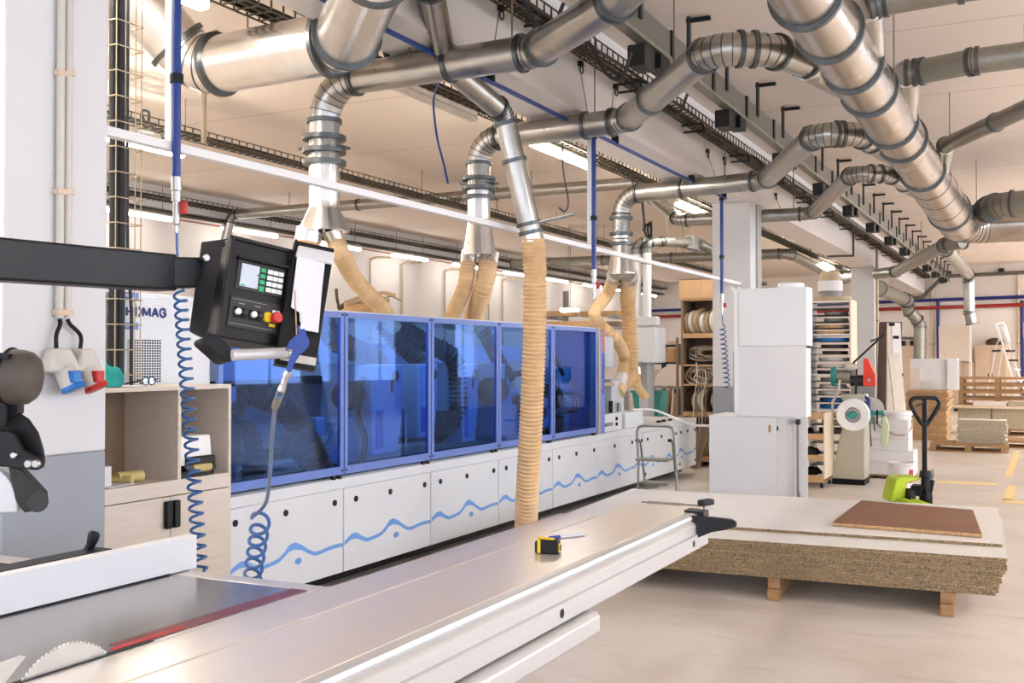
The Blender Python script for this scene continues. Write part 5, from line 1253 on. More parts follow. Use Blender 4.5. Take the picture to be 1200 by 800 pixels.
for k in range(7):
    a = math.atan2(q.y, q.x) + R(38 + k * 5); n_ = V((cos(a), sin(a), 0)); cur = [lbm.bm.verts.new(V((p.x, p.y, z)) + n_ * (.1365 + (z / zk1) * .02 + .003)) for z in (zk1 * .25, zk1 * .75)]
    if pr: lbm.face([pr[0], cur[0], cur[1], pr[1]])
    pr = cur
lbm.build('label', 'red', t)
# ---- pallet truck
wj = 11.55; p = ground(1075, wj)
hx_ = V((CR.x, CR.y, 0))
pj = thing('pallet_truck', 'lime green and black hand pallet truck with black loop handle', 'pallet truck', p)
def J(x, y, dw=0.): return PW(x, y, wj + dw)
M().prism([J(x, y) for x, y in ((1044, 588), (1060.5, 588), (1063, 566), (1078, 562), (1079, 559), (1055, 559), (1050, 562))], CF * .3).build('fork_frame', 'lime', pj, bevel=.012)
for dx in (-.0, .10):
    o = J(1052, 588, .1) + hx_ * dx; o.z = .05
    M().bar(o, o - CF * .6, .08, .05, up=UP).build('fork', 'lime', pj, bevel=.01)
M().bar(J(1083.5, 562), J(1083.5, 467), .055, .05).build('handle_bar', 'black_satin', pj, bevel=.008)
loop = [(1083.5, 500), (1077, 492), (1069, 478), (1067, 472), (1069, 467.5), (1075, 466), (1092, 466), (1098, 467.5), (1100.5, 473), (1098, 479), (1090, 492)]
M().tube(spline([J(x, y) for x, y in loop] + [J(1083.5, 500)], 60)[0], .023, 12).build('handle_loop', 'black_satin', pj)
M().bar(J(1073, 475, -.02), J(1082, 472.5, -.02), .02, .015).build('release_lever', 'black', pj)
M().lathe(J(1085, 590), UP, [(0, .07), (.1, .07), (.11, .05), (.28, .05), (.29, .07), (.36, .06)], 20).build('pump', 'black_satin', pj)
M().box(tuple(J(1067, 581) + V((0, 0, 0))), tuple(J(1082, 569) + V((.0, .15, 0)))).build('pump_block', 'black', pj, bevel=.01)
M().bar(J(1088, 582), J(1092, 562), .06, .06).build('tilt_arm', 'black', pj, bevel=.01)
M().tube([J(1091, 566), J(1094, 556), J(1093, 549)], .008, 8).build('valve_pedal', 'zinc_grey', pj)
for s in (-1, 1):
    w_ = p + hx_ * (.0 + .09 * s) + V((0, 0, .09)) ; M().cyl(w_ - hx_ * .03, w_ + hx_ * .03, .09, n=24).build('wheel', 'black_rubber', pj)
M().bar(J(1062, 586), J(1086, 588), .05, .04).build('axle_bracket', 'black', pj)
# ---- boards leaning by the last column
def leanb(name, lab, xs, w, m, th=.04):
    (xa, ya), (xb, yb_), wid = xs
    a = PW(xa, ya, w + .9); b = PW(xb, yb_, w); b.z = 0
    d = (a - b).normalized()
    return tag(M().fbox(b, hx_, d, hx_.cross(d).normalized(), (0, 0, 0), (wid, (a - b).length, th)).build(name, m), lab, 'board')
leanb('leaning_board', 'dark brown board leaning right beside the last column', ((1030, 378), (1026, 520), .42), 19.0, 'wood_dark')
for k, (xa, xb, wd_, m, lab) in enumerate(((1039, 1038, .12, 'band_white', 'left of the white panels leaning beside the dark brown board'), (1044, 1050, .16, 'white_paint', 'middle of the white panels leaning beside the dark brown board'), (1040, 1053, .2, 'band_white', 'front white panel leaning beside the dark brown board'))):
    leanb('propped_sheet', lab, ((xa, 379 + 36 * (k == 2)), (xb, 520), wd_), 18.7 - .4 * k, m)
for k, (x, y) in enumerate(((1042, 380), (1047, 395), (1049, 438), (1052, 439))):
    q = PW(x, y, 18.6); 
    M().cyl(q, q + hx_ * .09, .028, n=12).build('clamp_knob', 'black', label='%s black knob on the leaning white panels' % ['topmost', 'second', 'third', 'lowest'][k], cat='knob')
M().bar(PW(1020, 400, 18.4), PW(1037, 393, 18.4), .03, .03).build('angle_bar', 'dark_grey', label='thin dark angle bar lying across the top of the leaning boards', cat='bar')
# ---- pile of brown panels with white desk parts on top
wq = 20.6; Yq = PW(1085, 419, wq).y
def KX(x): return PY(x, 419, Yq).x
def KZ(y): return PY(1085, y, Yq).z
n = 13; zz0 = .0; zz1 = KZ(478)
for k in range(n):
    a, b = zz0 + (zz1 - zz0) * k / n, zz0 + (zz1 - zz0) * (k + 1) / n - .004
    j = .012 * ((k * 7) % 3)
    tag(M().box((KX(1062) + j, Yq - j, a), (KX(1109.5) - j, Yq + 1.2, b)).build('brown_panel', 'mdf'), 'thick brown fibreboard panel in the lower pile behind the pallet truck handle', 'board', 'fibreboard panels in the lower pile')
n2 = 8; zz2 = KZ(457)
for k in range(n2):
    a, b = zz1 + (zz2 - zz1) * k / n2 + .001, zz1 + (zz2 - zz1) * (k + 1) / n2 - .003
    j = .02 * ((k * 5) % 3)
    tag(M().box((KX(1061) + j, Yq - .1 - j, a), (KX(1111.5) - j + .02 * (k % 2), Yq + 1.1, b)).build('brown_panel', 'mdf'), 'brown fibreboard panel in the upper pile under the white desk parts', 'board', 'fibreboard panels in the upper pile')
t = thing('desk_carcass', 'white desk carcass with cut out standing on the brown panel pile', 'carcass', (KX(1094), Yq + .3, zz2))
ztq = KZ(420)
M().prism([(KX(x), Yq, KZ(y)) for x, y in ((1067, 420.5), (1121, 420.5), (1121, 456), (1092, 456), (1092, 446.5), (1077, 446.5), (1077, 456), (1067, 456))], (0, .03, 0)).build('front_panel', 'white_paint', t)
M().box((KX(1110), Yq - .06, KZ(456)), (KX(1122.5), Yq - .002, KZ(421))).build('end_panel', 'white_gloss', t); M().box((KX(1067), Yq + .03, ztq - .03), (KX(1121), Yq + .7, ztq)).build('top_panel', 'white_paint', t)
M().box((KX(1067), Yq - .02, KZ(455)), (KX(1078), Yq - .001, KZ(432))).build('side_strip', 'screen_board', t)
M().box((KX(1067), Yq + .67, zz2), (KX(1121), Yq + .7, ztq - .03)).build('back_panel', 'white_paint', t)
# ---- grey boards and pallets at the far right
def pallet(name, lab, o, w, d, group=None, h=.144, m='wood_pallet'):
    t = thing(name, lab, 'pallet', o, group=group); o = V(o)
    for k in range(3):
        for j in range(3): M().box(o + V((-w / 2 + (w - .1) * k / 2, d * j / 2 - (.05 if j else 0) - (.05 if j == 2 else 0), .022)), o + V((-w / 2 + .1 + (w - .1) * k / 2, d * j / 2 + .1 - (.05 if j else 0) - (.05 if j == 2 else 0), .1))).build('block', m, t)
    for j in range(3): M().box(o + V((-w / 2, (d - .1) * j / 2, 0)), o + V((w / 2, (d - .1) * j / 2 + .1, .022))).build('skid', m, t)
    for j in range(7): M().box(o + V((-w / 2, (d - .1) * j / 6, .1)), o + V((w / 2, (d - .1) * j / 6 + .1, h - .022 + .02))).build('deck_board', m, t)
    return t
wg = 21.9; Yg = PW(1160, 419, wg).y
def gX(x): return PY(x, 419, Yg).x
def gZ(y): return PY(1150, y, Yg).z
gw_ = gX(1240) - gX(1121)
pallet('pallet', 'pallet under the two grey board stacks at the right edge', ((gX(1121) + gX(1240)) / 2, Yg, 0), gw_, 1.0)
for s, (xa, xb, lab) in enumerate(((1122, 1161.5, 'left grey chipboard stack below the piled pallets'), (1162, 1240, 'right grey chipboard stack below the piled pallets'))):
    n = 9; za, zb2 = .145, gZ(478)
    for k in range(n):
        a, b = za + (zb2 - za) * k / n, za + (zb2 - za) * (k + 1) / n - .003
        tag(M().box((gX(xa), Yg - .004 * (k % 2), a), (gX(xb) - .01, Yg + .95, b)).build('grey_board', 'chip_grey'), 'chipboard in the ' + lab, 'board', lab)
tag(M().box((gX(1117), Yg - .1, gZ(478) + .001), (gX(1240), Yg + 1.0, gZ(475.0))).build('cover_board', 'wood_pale'), 'thin pale sheet covering the grey board stacks', 'board')
zc_ = gZ(475.0) + .001
for k in range(4):
    pallet('pallet', ['lowest', 'second lowest', 'third', 'topmost'][k] + ' pallet piled on the grey board stacks', ((gX(1122) + gX(1215)) / 2, Yg + .25, zc_ + .146 * k), gX(1215) - gX(1122), .7, 'pallets piled on the grey boards')
for k, (xa, xb, ya, yb_, m) in enumerate(((1140, 1180, 472, 467, 'band_white'), (1168, 1200, 474.5, 469, 'chip_grey'))):
    tag(M().box((gX(xa), Yg - .08, zc_ + .002), (gX(xb) - (.02 if not k else 0), Yg + .12, zc_ + gZ(yb_) - gZ(ya))).build('offcut', m), ['pale offcut lying before the piled pallets', 'grey offcut lying before the piled pallets'][k], 'offcut') if k == 0 else tag(M().box((gX(1181), Yg - .08, zc_ + .002), (gX(1206), Yg + .12, zc_ + .09)).build('offcut', m), 'grey offcut lying before the piled pallets', 'offcut')
wn = 17.95; Yn = PW(1130, 419, wn).y
def nX(x): return PY(x, 419, Yn).x
def nZ(y): return PY(1130, y, Yn).z
pallet('pallet', 'pallet with a short stack of grey strips, nearest on the right', ((nX(1089) + nX(1180)) / 2, Yn, 0), nX(1180) - nX(1089), .8, m='wood_pallet')
n = 11; za, zb2 = .145, nZ(492)
random.seed(4)
for k in range(n):
    a, b = za + (zb2 - za) * k / n, za + (zb2 - za) * (k + 1) / n - .003; j = random.uniform(-.02, .02) + .03 * (1 - k / n) * (1 if k % 2 else -.3)
    lab = 'white topped grey strip, uppermost on the nearest right pallet' if k == n - 1 else 'grey board strip stacked on the nearest right pallet'
    tag(M().box((nX(1121) + j, Yn + .12 + j * .4, a), (nX(1178) + j, Yn + .6, b)).build('board_strip', 'chip_grey', m2='melamine', m2f=lambda p: abs(p.normal.z) > .9), lab, 'board', 'grey strips on the nearest right pallet')
pallet('pallet', 'pallet poking out right behind the stack of grey strips', ((nX(1178) + nX(1215)) / 2 + .1, Yn + 1.2, 0), 1.0, .8)
# ---- things against the back wall
def wallbox(name, lab, cat, x0, y0, x1, y1, m, th=.03, off=.002, parts=None):
    a, b = BW(x0, y1), BW(x1, y0); t0, t1 = (a - bw_o).dot(bw_d), (b - bw_o).dot(bw_d)
    return t0, t1, a.z, b.z
def wfb(t0, t1, z0, z1, o0, o1): return M().fbox(bw_o, bw_d, UP, bw_n, (t0, z0, o0), (t1, z1, o1))
for lab, x0, x1, y0, seams in (('beige cupboard against the back wall left of the wall duct', 1045, 1076, 405, 1), ('beige cupboard against the back wall behind the ladder', 1150, 1186, 404, 1), ('beige cupboard against the back wall behind the white board', 1124, 1149, 424, 1)):
    t0, t1, _, zt1 = wallbox('', '', '', x0, y0, x1, y0 + 20, '')
    t = thing('cupboard', lab, 'cupboard', bwp((t0 + t1) / 2, 0, .3))
    wfb(t0, t1, .08, zt1, .02, .5).build('body', 'cabinet_beige', t); wfb(t0 + .02, t1 - .02, 0, .08, .04, .46).build('plinth', 'dark_grey', t)
    tm = (t0 + t1) / 2
    for a, b in ((t0 + .005, tm - .004), (tm + .004, t1 - .005)):
        d = wfb(a, b, .1, zt1 - .02, .5, .52).build('door', 'cabinet_beige', t)
        e = b - .06 if b < tm else a + .04
        wfb(e, e + .02, zt1 * .5, zt1 * .5 + .15, .52, .54).build('handle', 'dark_grey', d)
for lab, x in (('left dark box on top of the left beige cupboard', 1056.5), ('right dark box on top of the left beige cupboard', 1071)):
    a = BW(x, 404, .3); t0 = (a - bw_o).dot(bw_d); zt1 = wallbox('', '', '', 1045, 405, 1076, 430, '')[3]
    tag(wfb(t0 - .09, t0 + .09, zt1 + .002, zt1 + .16, .2, .4).build('dark_box', 'dark_grey', bevel=.01), lab, 'box')
t0, t1, z0, z1 = wallbox('', '', '', 1113, 382, 1148.5, 423, '')
t = thing('white_board', 'white panel standing upright on a post before the back wall', 'panel', bwp((t0 + t1) / 2, 0, .8))
wfb(t0, t1, z0, z1, .8, .83).build('panel', 'screen_board', t); wfb(t1 - .04, t1 + .03, 0, z1 + .02, .76, .8).build('post', 'white_paint', t); wfb(t0 + .05, t0 + .12, 0, z0 + .2, .76, .8).build('post', 'white_paint', t)
for x, y in ((1127, 402), (1142, 405)):
    q = BW(x, y, .832); M().torus(q, bw_n, .06, .006, 20, 6).build('stain_ring', 'cabinet_beige', t)
# step ladder
wl = 25.0
def Ld(x, y, dw=0.): return PW(x, y, wl + dw)
ld = thing('step_ladder', 'white aluminium step ladder standing behind the piled pallets', 'ladder', (Ld(1180, 430).x, Ld(1180, 430).y, 0))
def foot(x, dw): q = Ld(x, 500, dw); return V((q.x, q.y, 0))
for x_t, x_b in ((1169, 1196), (1176, 1206)):
    M().bar(Ld(x_t, 383), foot(x_b + 8, -.5), .07, .04).build('front_rail', 'white_gloss', ld)
M().tube(spline([Ld(1171, 400), Ld(1166.5, 381), Ld(1170, 379.5), Ld(1177, 380), Ld(1183, 400)], 20)[0], .024, 10).build('safety_rail', 'white_gloss', ld)
for x_t, x_b in ((1169, 1150), (1176, 1163)): M().bar(Ld(x_t, 400, .1), foot(x_b, .7), .05, .03).build('rear_rail', 'white_gloss', ld)
for k, y in enumerate((411, 422, 433, 445)):
    x = 1171 + (y - 383) * .30; M().bar(Ld(x + 1, y, -.2), Ld(x + 8.5, y, -.2), .16, .04, up=UP).build('step', 'dark_grey' if k < 2 else 'white_gloss', ld)
M().bar(Ld(1163, 411), Ld(1172, 411), .05, .05).build('brace', 'dark_grey', ld); M().bar(Ld(1180, 411), Ld(1188, 411), .05, .05).build('brace', 'dark_grey', ld)
b = M().ball(BW(1166, 401, .3), .22, (1.2, .8, .6), 18, 12); b.build('jacket_bundle', 'wood_dark', label='dark brown bundle lying on the cupboard behind the ladder', cat='bundle')
tag(M().box(tuple(PW(1199, 395, 25.5)), tuple(PW(1206, 378, 25.5) + V((0, .4, 0)))).build('carton', 'cardboard'), 'brown carton cut off at the right edge behind the ladder', 'box')
# ================================================================== MIDDLE BACKGROUND (behind the machine)
YK = 15.2
def MXx(x, Y=YK): return PY(x, 419, Y).x
def MZz(y, Y=YK): return PY(810, y, Y).z
sh_ = thing('edging_rack', 'tall wooden rack with coils of edging beside the white column', 'shelf', (MXx(815), YK + .3, 0))
xa, xb = MXx(798), MXx(846)
zt2 = MZz(352)
for x in (xa, xb): M().box((x, YK, 0), (x + .03, YK + .6, zt2)).build('side_panel', 'wood_inner', sh_)
M().box((xa - .04, YK - .12, 0), (xa - .012, YK - .06, MZz(395))).build('upright_board', 'wood_inner', sh_)
lvls = [352, 396, 429, 452, 488, 540, 568]
for y in lvls: M().box((xa + .03, YK, MZz(y)), (xb, YK + .6, MZz(y) + (.07 if y in (396, 488, 540) else .025))).build('shelf_board', 'wood_tan', sh_)
M().box((xa, YK + .6, .0), (xb + .03, YK + .62, zt2)).build('back_panel', 'wood_inner', sh_)
t = thing('carton', 'large brown carton on top of the wooden edging rack', 'box', ((xa + xb) / 2, YK + .3, zt2 + .03))
M().box((MXx(796), YK - .02, zt2 + .027), (MXx(848), YK + .55, MZz(328))).build('carton', 'cardboard', t, bevel=.004)
M().box((MXx(820), YK - .023, zt2 + .03), (MXx(823), YK - .0195, MZz(329))).build('tape', 'band_tan', t); M().box((MXx(796), YK - .02, MZz(328)), (MXx(848), YK + .55, MZz(327))).build('flap', 'wood_dark', t)
def coil(lab, c, r, th, m, axis=(1, 0, .0), group=None, inner=.55):
    t = thing('edging_coil', lab, 'coil', c, group=group); c = V(c)
    a = V(axis).normalized(); M().lathe(c - a * th / 2, a, [(0, r * inner), (0, r), (th, r), (th, r * inner), (0, r * inner)], 32, False).build('coil', m, t)
    M().ring(c, a, r * inner * .96, th * .8, r * .02, 24).build('core', 'cardboard', t)
    return t
zf = MZz(396) + .07
for k in range(7):
    r = .165 + .012 * (k % 3); x = MXx(801) + .05 + .083 * k
    coil(['leftmost', 'second', 'third', 'fourth', 'fifth', 'sixth', 'rightmost'][k] + ' upright edging coil from the left on the upper rack shelf', (x, YK + .22, zf + r), r, .06, 'band_white' if k % 2 else 'band_tan', (1, -.35, 0), 'upright coils on the upper rack shelf')
zf = MZz(488) + .07
for k in range(6):
    r = .17 - .012 * (k % 2); x = MXx(803) + .05 + .1 * k
    coil(['leftmost', 'second', 'third', 'fourth', 'fifth', 'rightmost'][k] + ' coil from the left on the middle rack shelf', (x, YK + .22, zf + r), r, .05, ('wood_dark', 'band_tan', 'band_white')[k % 3], (1, -.4, 0), 'coils on the middle rack shelf')
zf = MZz(540) + .07
for k in range(4):
    r = .2 - .015 * (k % 2); x = MXx(817) + .08 * k
    coil(['leftmost', 'second', 'third', 'rightmost'][k] + ' coil from the left on the low rack shelf', (x, YK + .2, zf + r), r, .05, ('band_tan', 'band_white')[k % 2], (1, -.4, 0), 'coils on the low rack shelf')
# tangled strips
random.seed(21)
tg = thing('strip_bundle', 'tangled loose edging strips on the rack above the middle coils', 'strips', (MXx(820), YK + .1, MZz(452)))
for k in range(16):
    c = V((MXx(818) + random.uniform(-.05, .15), YK + .1, MZz(440) + random.uniform(-.03, .04))); r = random.uniform(.10, .19); tilt = random.uniform(-.6, .6)
    M().tube([c + V((r * cos(a) * 1.15, .1 * sin(a * 2 + k) * .5 + tilt * r * sin(a) * .3, r * sin(a) * .75)) for a in [2 * pi * i / 26 for i in range(24)]], .011, 6).build('strip', random.choice(['band_white', 'band_tan', 'band_grey', 'wood_inner']), tg)
tg = thing('strip_bundle', 'dark tangle of edging strips on the rack shelf below the upright coils', 'strips', (MXx(824), YK + .1, MZz(429)))
for k in range(10):
    c = V((MXx(824) + random.uniform(-.05, .1), YK + .15, MZz(414) + random.uniform(-.03, .03))); r = random.uniform(.12, .2)
    M().tube([c + V((r * cos(a) * 1.2, .06 * sin(a * 3 + k), r * sin(a) * .5)) for a in [2 * pi * i / 26 for i in range(24)]], .014, 6).build('strip', random.choice(['band_tan', 'wood_inner', 'band_grey']), tg)
tg = thing('strip_bundle', 'long strips hanging down the front of the edging rack', 'strips', (MXx(817), YK - .05, .6))
for k in range(5):
    x = 812 + k * 3.4; M().tube(spline([PY(x + 4, 425 + 3 * k, YK - .04), PY(x + 5, 445, YK - .07), PY(x + 1, 470, YK - .05), PY(x, 520, YK - .05), (MXx(x - 2), YK - .07, .0)], 16)[0], .007, 6).build('strip', ['band_white', 'band_grey', 'band_tan', 'band_white', 'wood_inner'][k], tg)
for k in range(4):
    b0 = PY(820 + 2 * k, 500, YK - .14); lb_ = tag(M().bar((b0.x - .05, YK - .35, 0), (b0.x + .03, YK - .12, .62), .05, .02).build('leaning_lath', 'wood_inner'), 'lath leaning at the foot of the edging rack beside the white cabinet', 'lath', 'laths leaning at the rack foot')
# ---- grey boring machine with two white suction pipes
wJ = 15.2
def JP(x, y): return PW(x, y, wJ)
bm_ = thing('boring_machine', 'grey upright machine with two white suction pipes behind the blue hood', 'machine', (JP(757, 419).x, JP(757, 419).y, 0))
jx = JP(757, 419); Yj = jx.y
def jX(x): return PY(x, 419, Yj).x
def jZ(y): return PY(757, y, Yj).z
M().box((jX(746), Yj + .1, .0), (jX(756), Yj + .4, jZ(425))).build('column', 'machine_grey', bm_, bevel=.01)
M().box((jX(742), Yj, 0), (jX(762), Yj + .5, .08)).build('foot', 'machine_grey', bm_, bevel=.01)
M().box((jX(745), Yj - .05, jZ(425)), (jX(770), Yj + .4, jZ(383))).build('head', 'machine_white', bm_, bevel=.02)
M().box((jX(741), Yj - .06, jZ(381)), (jX(771), Yj + .1, jZ(371))).build('crossbar', 'machine_white', bm_, bevel=.01)
for x, y0 in ((745, 297), (757, 296)):
    M().cyl((jX(x), Yj + .05, jZ(383)), (jX(x), Yj + .05, jZ(y0)), .062, n=24).build('suction_pipe', 'white_gloss', bm_)
M().cyl((jX(748), Yj - .08, jZ(445)), (jX(748), Yj - .08, jZ(425)), .07, n=20).build('spindle', 'zinc_grey', bm_)
tj = thing('twin_duct', 'pair of grey ducts that bend from the two white pipes to a collector', 'duct', (jX(757), Yj, jZ(300)))
for x, y0, xe, ye in ((745, 297, 800, 285), (757, 296, 806, 283)):
    p0 = V((jX(x), Yj + .05, jZ(y0))); p1 = V((jX(x), Yj + .05, jZ(284))); p2 = PW(xe, ye, wJ + 1.0)
    duct(tj, [p0, p1, PW(x + 18, 283, wJ + .2), p2], .066, 'zinc_grey', bend=1.5, start=False)
M().box(tuple(PW(802, 292, wJ + 1)), tuple(PW(821, 279, wJ + 1.3) + V((0, .3, 0)))).build('collector_box', 'mid_grey', tj, bevel=.01)
M().cyl(PW(820, 285, wJ + 1.2), PW(842, 296, wJ + 1.6), .06, n=20).build('duct_pipe', 'zinc_grey', tj)
rods(tj, [PW(781, 281, wJ + .6), PW(811, 280, wJ + 1.3)])
ho = hose('short tan hose hanging at the foot of the grey boring machine', [PY(746, 436, Yj - .1), PY(747, 452, Yj - .12), PY(754, 462, Yj - .12), PY(757, 466, Yj - .1)], .06)
# ---- crates and workbench clutter behind the machine end
wc_ = 16.6
def cz(y): return hz(y, wc_)
a, b = PW(741, 488, wc_), PW(781, 458, wc_)
t = thing('crate', 'teal plastic crate behind the machine end', 'crate', ((a.x + b.x) / 2, a.y, a.z))
m = M().hexa([(a.x + .05, a.y, a.z), (b.x - .08, a.y, a.z), (b.x - .08, a.y + .4, a.z), (a.x + .05, a.y + .4, a.z), (a.x, a.y - .03, b.z), (b.x, a.y - .03, b.z), (b.x, a.y + .43, b.z), (a.x, a.y + .43, b.z)]); m.build('body', 'teal', t, bevel=.01)
M().box((a.x - .02, a.y - .05, b.z - .03), (b.x + .02, a.y + .45, b.z + .01)).build('rim', 'teal', t, bevel=.006)
wbz = a.z
t = thing('workbench', 'low workbench carrying the teal crate behind the machine end', 'workbench', ((a.x + b.x) / 2, a.y + .2, 0))
M().box((a.x - .3, a.y - .2, wbz - .05), (b.x + .25, a.y + .7, wbz - .001)).build('top', 'wood_tan', t)
for x in (a.x - .25, b.x + .15):
    for y in (a.y - .15, a.y + .6): M().box((x, y, 0), (x + .06, y + .06, wbz - .05)).build('leg', 'wood_inner', t)
p = PW(752, 452, wc_ - .4)
tag(M().box(tuple(PW(750, 463, wc_ - .3)), tuple(PW(763, 457, wc_ - .3) + V((0, .2, 0)))).build('power_drill', 'black', bevel=.02), 'black power tool lying on the teal crate rim', 'tool')
# disc on a table
wd2 = 19.0
p = PW(790, 452, wd2)
t = thing('saw_disc_panel', 'round topped pale board standing behind the teal crate', 'board', (p.x, p.y, hz(452, wd2)))
r = wd(24, wd2); M().prism([V((p.x, p.y, hz(452, wd2))) + V((r * cos(k * pi / 16), 0, r * 1.05 * sin(k * pi / 16))) for k in range(17)], (0, .05, 0)).build('board', 'screen_board', t)
a, b = PW(762, 456, wd2), PW(800, 452, wd2)
t = thing('side_table', 'table behind the teal crate with grey top', 'table', ((a.x + b.x) / 2, a.y, 0))
M().box((a.x, a.y - .1, hz(455, wd2)), (b.x, a.y + .6, hz(452.2, wd2))).build('top', 'mid_grey', t)
for x in (a.x + .03, b.x - .08): M().box((x, a.y, 0), (x + .05, a.y + .05, hz(455, wd2))).build('leg', 'dark_grey', t)
random.seed(9)
for k in range(5):
    x = 765 + 6 * k; q = PW(x, 452, wd2 + .35); h = [.22, .3, .16, .26, .2][k]
    tag(M().rbox((q.x, a.y + .35, hz(452.2, wd2) + h / 2 + .001), (.13, .12, h), .2 * k).build('wood_block', ['wood_tan', 'wood_pale', 'wood_tan', 'cardboard', 'wood_inner'][k]), ['leftmost', 'second', 'third', 'fourth', 'rightmost'][k] + ' wood block on the table behind the teal crate', 'block', 'wood blocks behind the teal crate')
for k, (xa_, xb_, ya_, yb_, m_) in enumerate(((778, 786, 495, 453, 'wood_inner'), (785, 792, 495, 462, 'wood_tan'))):
    a, b = PW(xa_, ya_, 16.0), PW(xb_, yb_, 16.3); tag(M().bar((a.x, a.y, 0), (b.x, b.y, b.z), .12, .03).build('leaning_lath', m_), ['left lath leaning between crate and edging rack', 'right lath leaning between crate and edging rack'][k], 'lath')
# far shelf with cartons
wf_ = 30.0
a, b = PW(757, 428, wf_), PW(800, 403, wf_)
t = thing('far_rack', 'dark framed rack with cartons far behind the boring machine', 'shelf', ((a.x + b.x) / 2, a.y, 0))
for x in (a.x, PW(781, 419, wf_).x, b.x): M().box((x - .06, a.y, 0), (x + .06, a.y + .1, b.z)).build('post', 'dark_grey', t)
for y in (404, 424): M().box((a.x, a.y, hz(y, wf_) - .06), (b.x, a.y + .8, hz(y, wf_))).build('shelf_board', 'dark_grey', t)
for k, (x0, x1, y0, m, lab) in enumerate(((761, 771, 414, 'red', 'dark red carton on the far dark rack'), (772, 780, 408, 'orange', 'orange carton on the far dark rack'), (782, 799, 408, 'cardboard', 'brown carton at the right on the far dark rack'), (786, 798, 400, 'wood_pale', 'flat carton on top of the far dark rack'))):
    zb3 = hz(424, wf_) if k < 3 else hz(404, wf_)
    tag(M().box((PW(x0, 419, wf_).x, a.y + .02, zb3 + .002), (PW(x1, 419, wf_).x, a.y + .6, max(hz(y0, wf_), zb3 + .1))).build('carton', m), lab, 'box')
# rack of timber at the left wall, seen over the hood
wr_ = 24.0
a, b = PW(655, 384, wr_), PW(706, 362, wr_)
t = thing('timber_rack', 'timber rack seen above the blue hood beside the curling hose', 'rack', ((a.x + b.x) / 2, a.y, 0))
for x in (PW(656, 419, wr_).x, PW(742, 419, wr_).x):
    M().box((x - .05, a.y + .3, 0), (x + .05, a.y + .4, hz(340, wr_))).build('post', 'mid_grey', t)
    for y in (372, 384, 396): M().box((x - .04, a.y - .7, hz(y, wr_) - .06), (x + .04, a.y + .3, hz(y, wr_))).build('arm', 'mid_grey', t)
random.seed(13)
for k, (y, xa_, xb_, m) in enumerate(((372, 655, 692, 'mdf'), (372, 690, 742, 'wood_tan'), (384, 652, 720, 'wood_tan'), (384, 655, 742, 'wood_inner'), (396, 650, 742, 'wood_tan'))):
    z = hz(y, wr_); tag(M().box((PW(xa_, 419, wr_).x, a.y - .65 + .45 * (k % 2), z + .002), (PW(xb_, 419, wr_).x - .03, a.y - .25 + .45 * (k % 2), z + .12)).build('plank', m), ['front plank at the left of the top arm', 'rear plank at the right of the top arm', 'front plank on the middle arm', 'rear plank on the middle arm', 'front plank on the lowest arm'][k] + ' of the timber rack', 'plank', 'planks on the timber rack')
lamp('strip_lamp', 'single lit tube lamp above the timber rack', 'lamp over the timber rack', PW(656, 364.5, 22), (PW(684, 364.5, 22).x, PW(656, 364.5, 22).y, PW(656, 364.5, 22).z))
# offcuts on the hood roof
zr_ = 1.929
t = thing('wood_disc', 'round brown wood offcut lying on the blue hood roof', 'offcut', tuple(PX(428, 362, -4.9)))
c = PX(428, 362, -4.95); M().lathe((c.x, c.y, zr_), (0, 0, 1), [(0, .17), (.10, .18), (.13, .15)], 32).build('disc', 'wood_tan', t)
for k, (xa_, ya_, xb_, yb_, m, w_) in enumerate(((405, 356, 455, 352, 'band_tan', .05), (430, 352, 463, 346, 'wood_tan', .03), (396, 362, 425, 358, 'wood_dark', .04), (445, 352, 471, 353, 'wood_inner', .012))):
    p, q = PX(xa_, ya_, -4.95 - .08 * k), PX(xb_, yb_, -4.8 - .08 * k)
    tag(M().tube(spline([p, p.lerp(q, .5) + V((0, 0, .04)), q], 12)[0], w_ / 2, 8).build('wood_strip', m), ['broad tan strip', 'thin tan strip pointing right', 'dark strip at the left', 'thin brown strip at the right'][k] + ' among the offcuts on the hood roof', 'offcut', 'offcuts on the hood roof')
tag(M().tube(spline([PX(398, 363, -5.0), PX(395, 350, -5.0), PX(394, 338, -5.0)], 8)[0], .012, 8).build('wood_strip', 'wood_dark'), 'dark strip standing up among the offcuts on the hood roof', 'offcut')
# ================================================================== TRAYS, PIPES AND CABLES
def tray(lab, x, z, y0, y1, w=.2, h=.08, step=.12, cables=3, m='tray_wire', every=2.0, wall=None):
    t = thing('cable_tray', lab, 'cable tray', (x, (y0 + y1) / 2, z)); b = M(); r = .005
    for dx, dz in ((-w / 2, 0), (-w / 6, 0), (w / 6, 0), (w / 2, 0), (-w / 2, h), (w / 2, h)): b.box((x + dx - r, y0, z + dz - r), (x + dx + r, y1, z + dz + r))
    k = y0
    while k < y1:
        b.box((x - w / 2, k - r, z - r), (x + w / 2, k + r, z + r)); b.box((x - w / 2 - r, k - r, z), (x - w / 2 + r, k + r, z + h)); b.box((x + w / 2 - r, k - r, z), (x + w / 2 + r, k + r, z + h)); k += step
    b.build('wire_basket', m, t)
    for c in range(cables):
        xx = x - w * .35 + w * .7 * c / max(1, cables - 1); n = int((y1 - y0) / .8) + 2
        M().tube([(xx + random.uniform(-.012, .012), y0 + (y1 - y0) * i / (n - 1), z + .022 + random.uniform(0, .01)) for i in range(n)], random.choice([.011, .015, .018]), 6).build('cable', 'black_rubber', t)
    k = y0 + .6
    while k < y1:
        M().cyl((x - w / 2, k, z), (x - w / 2, k, H + .004), .005, n=6).build('hanger', 'wire_thin', t); k += every
    return t
random.seed(2)
tray('upper wire cable tray along the left wall above the strip lamps', -12.62, 4.12, 9, 37.5, .28, every=2.6)
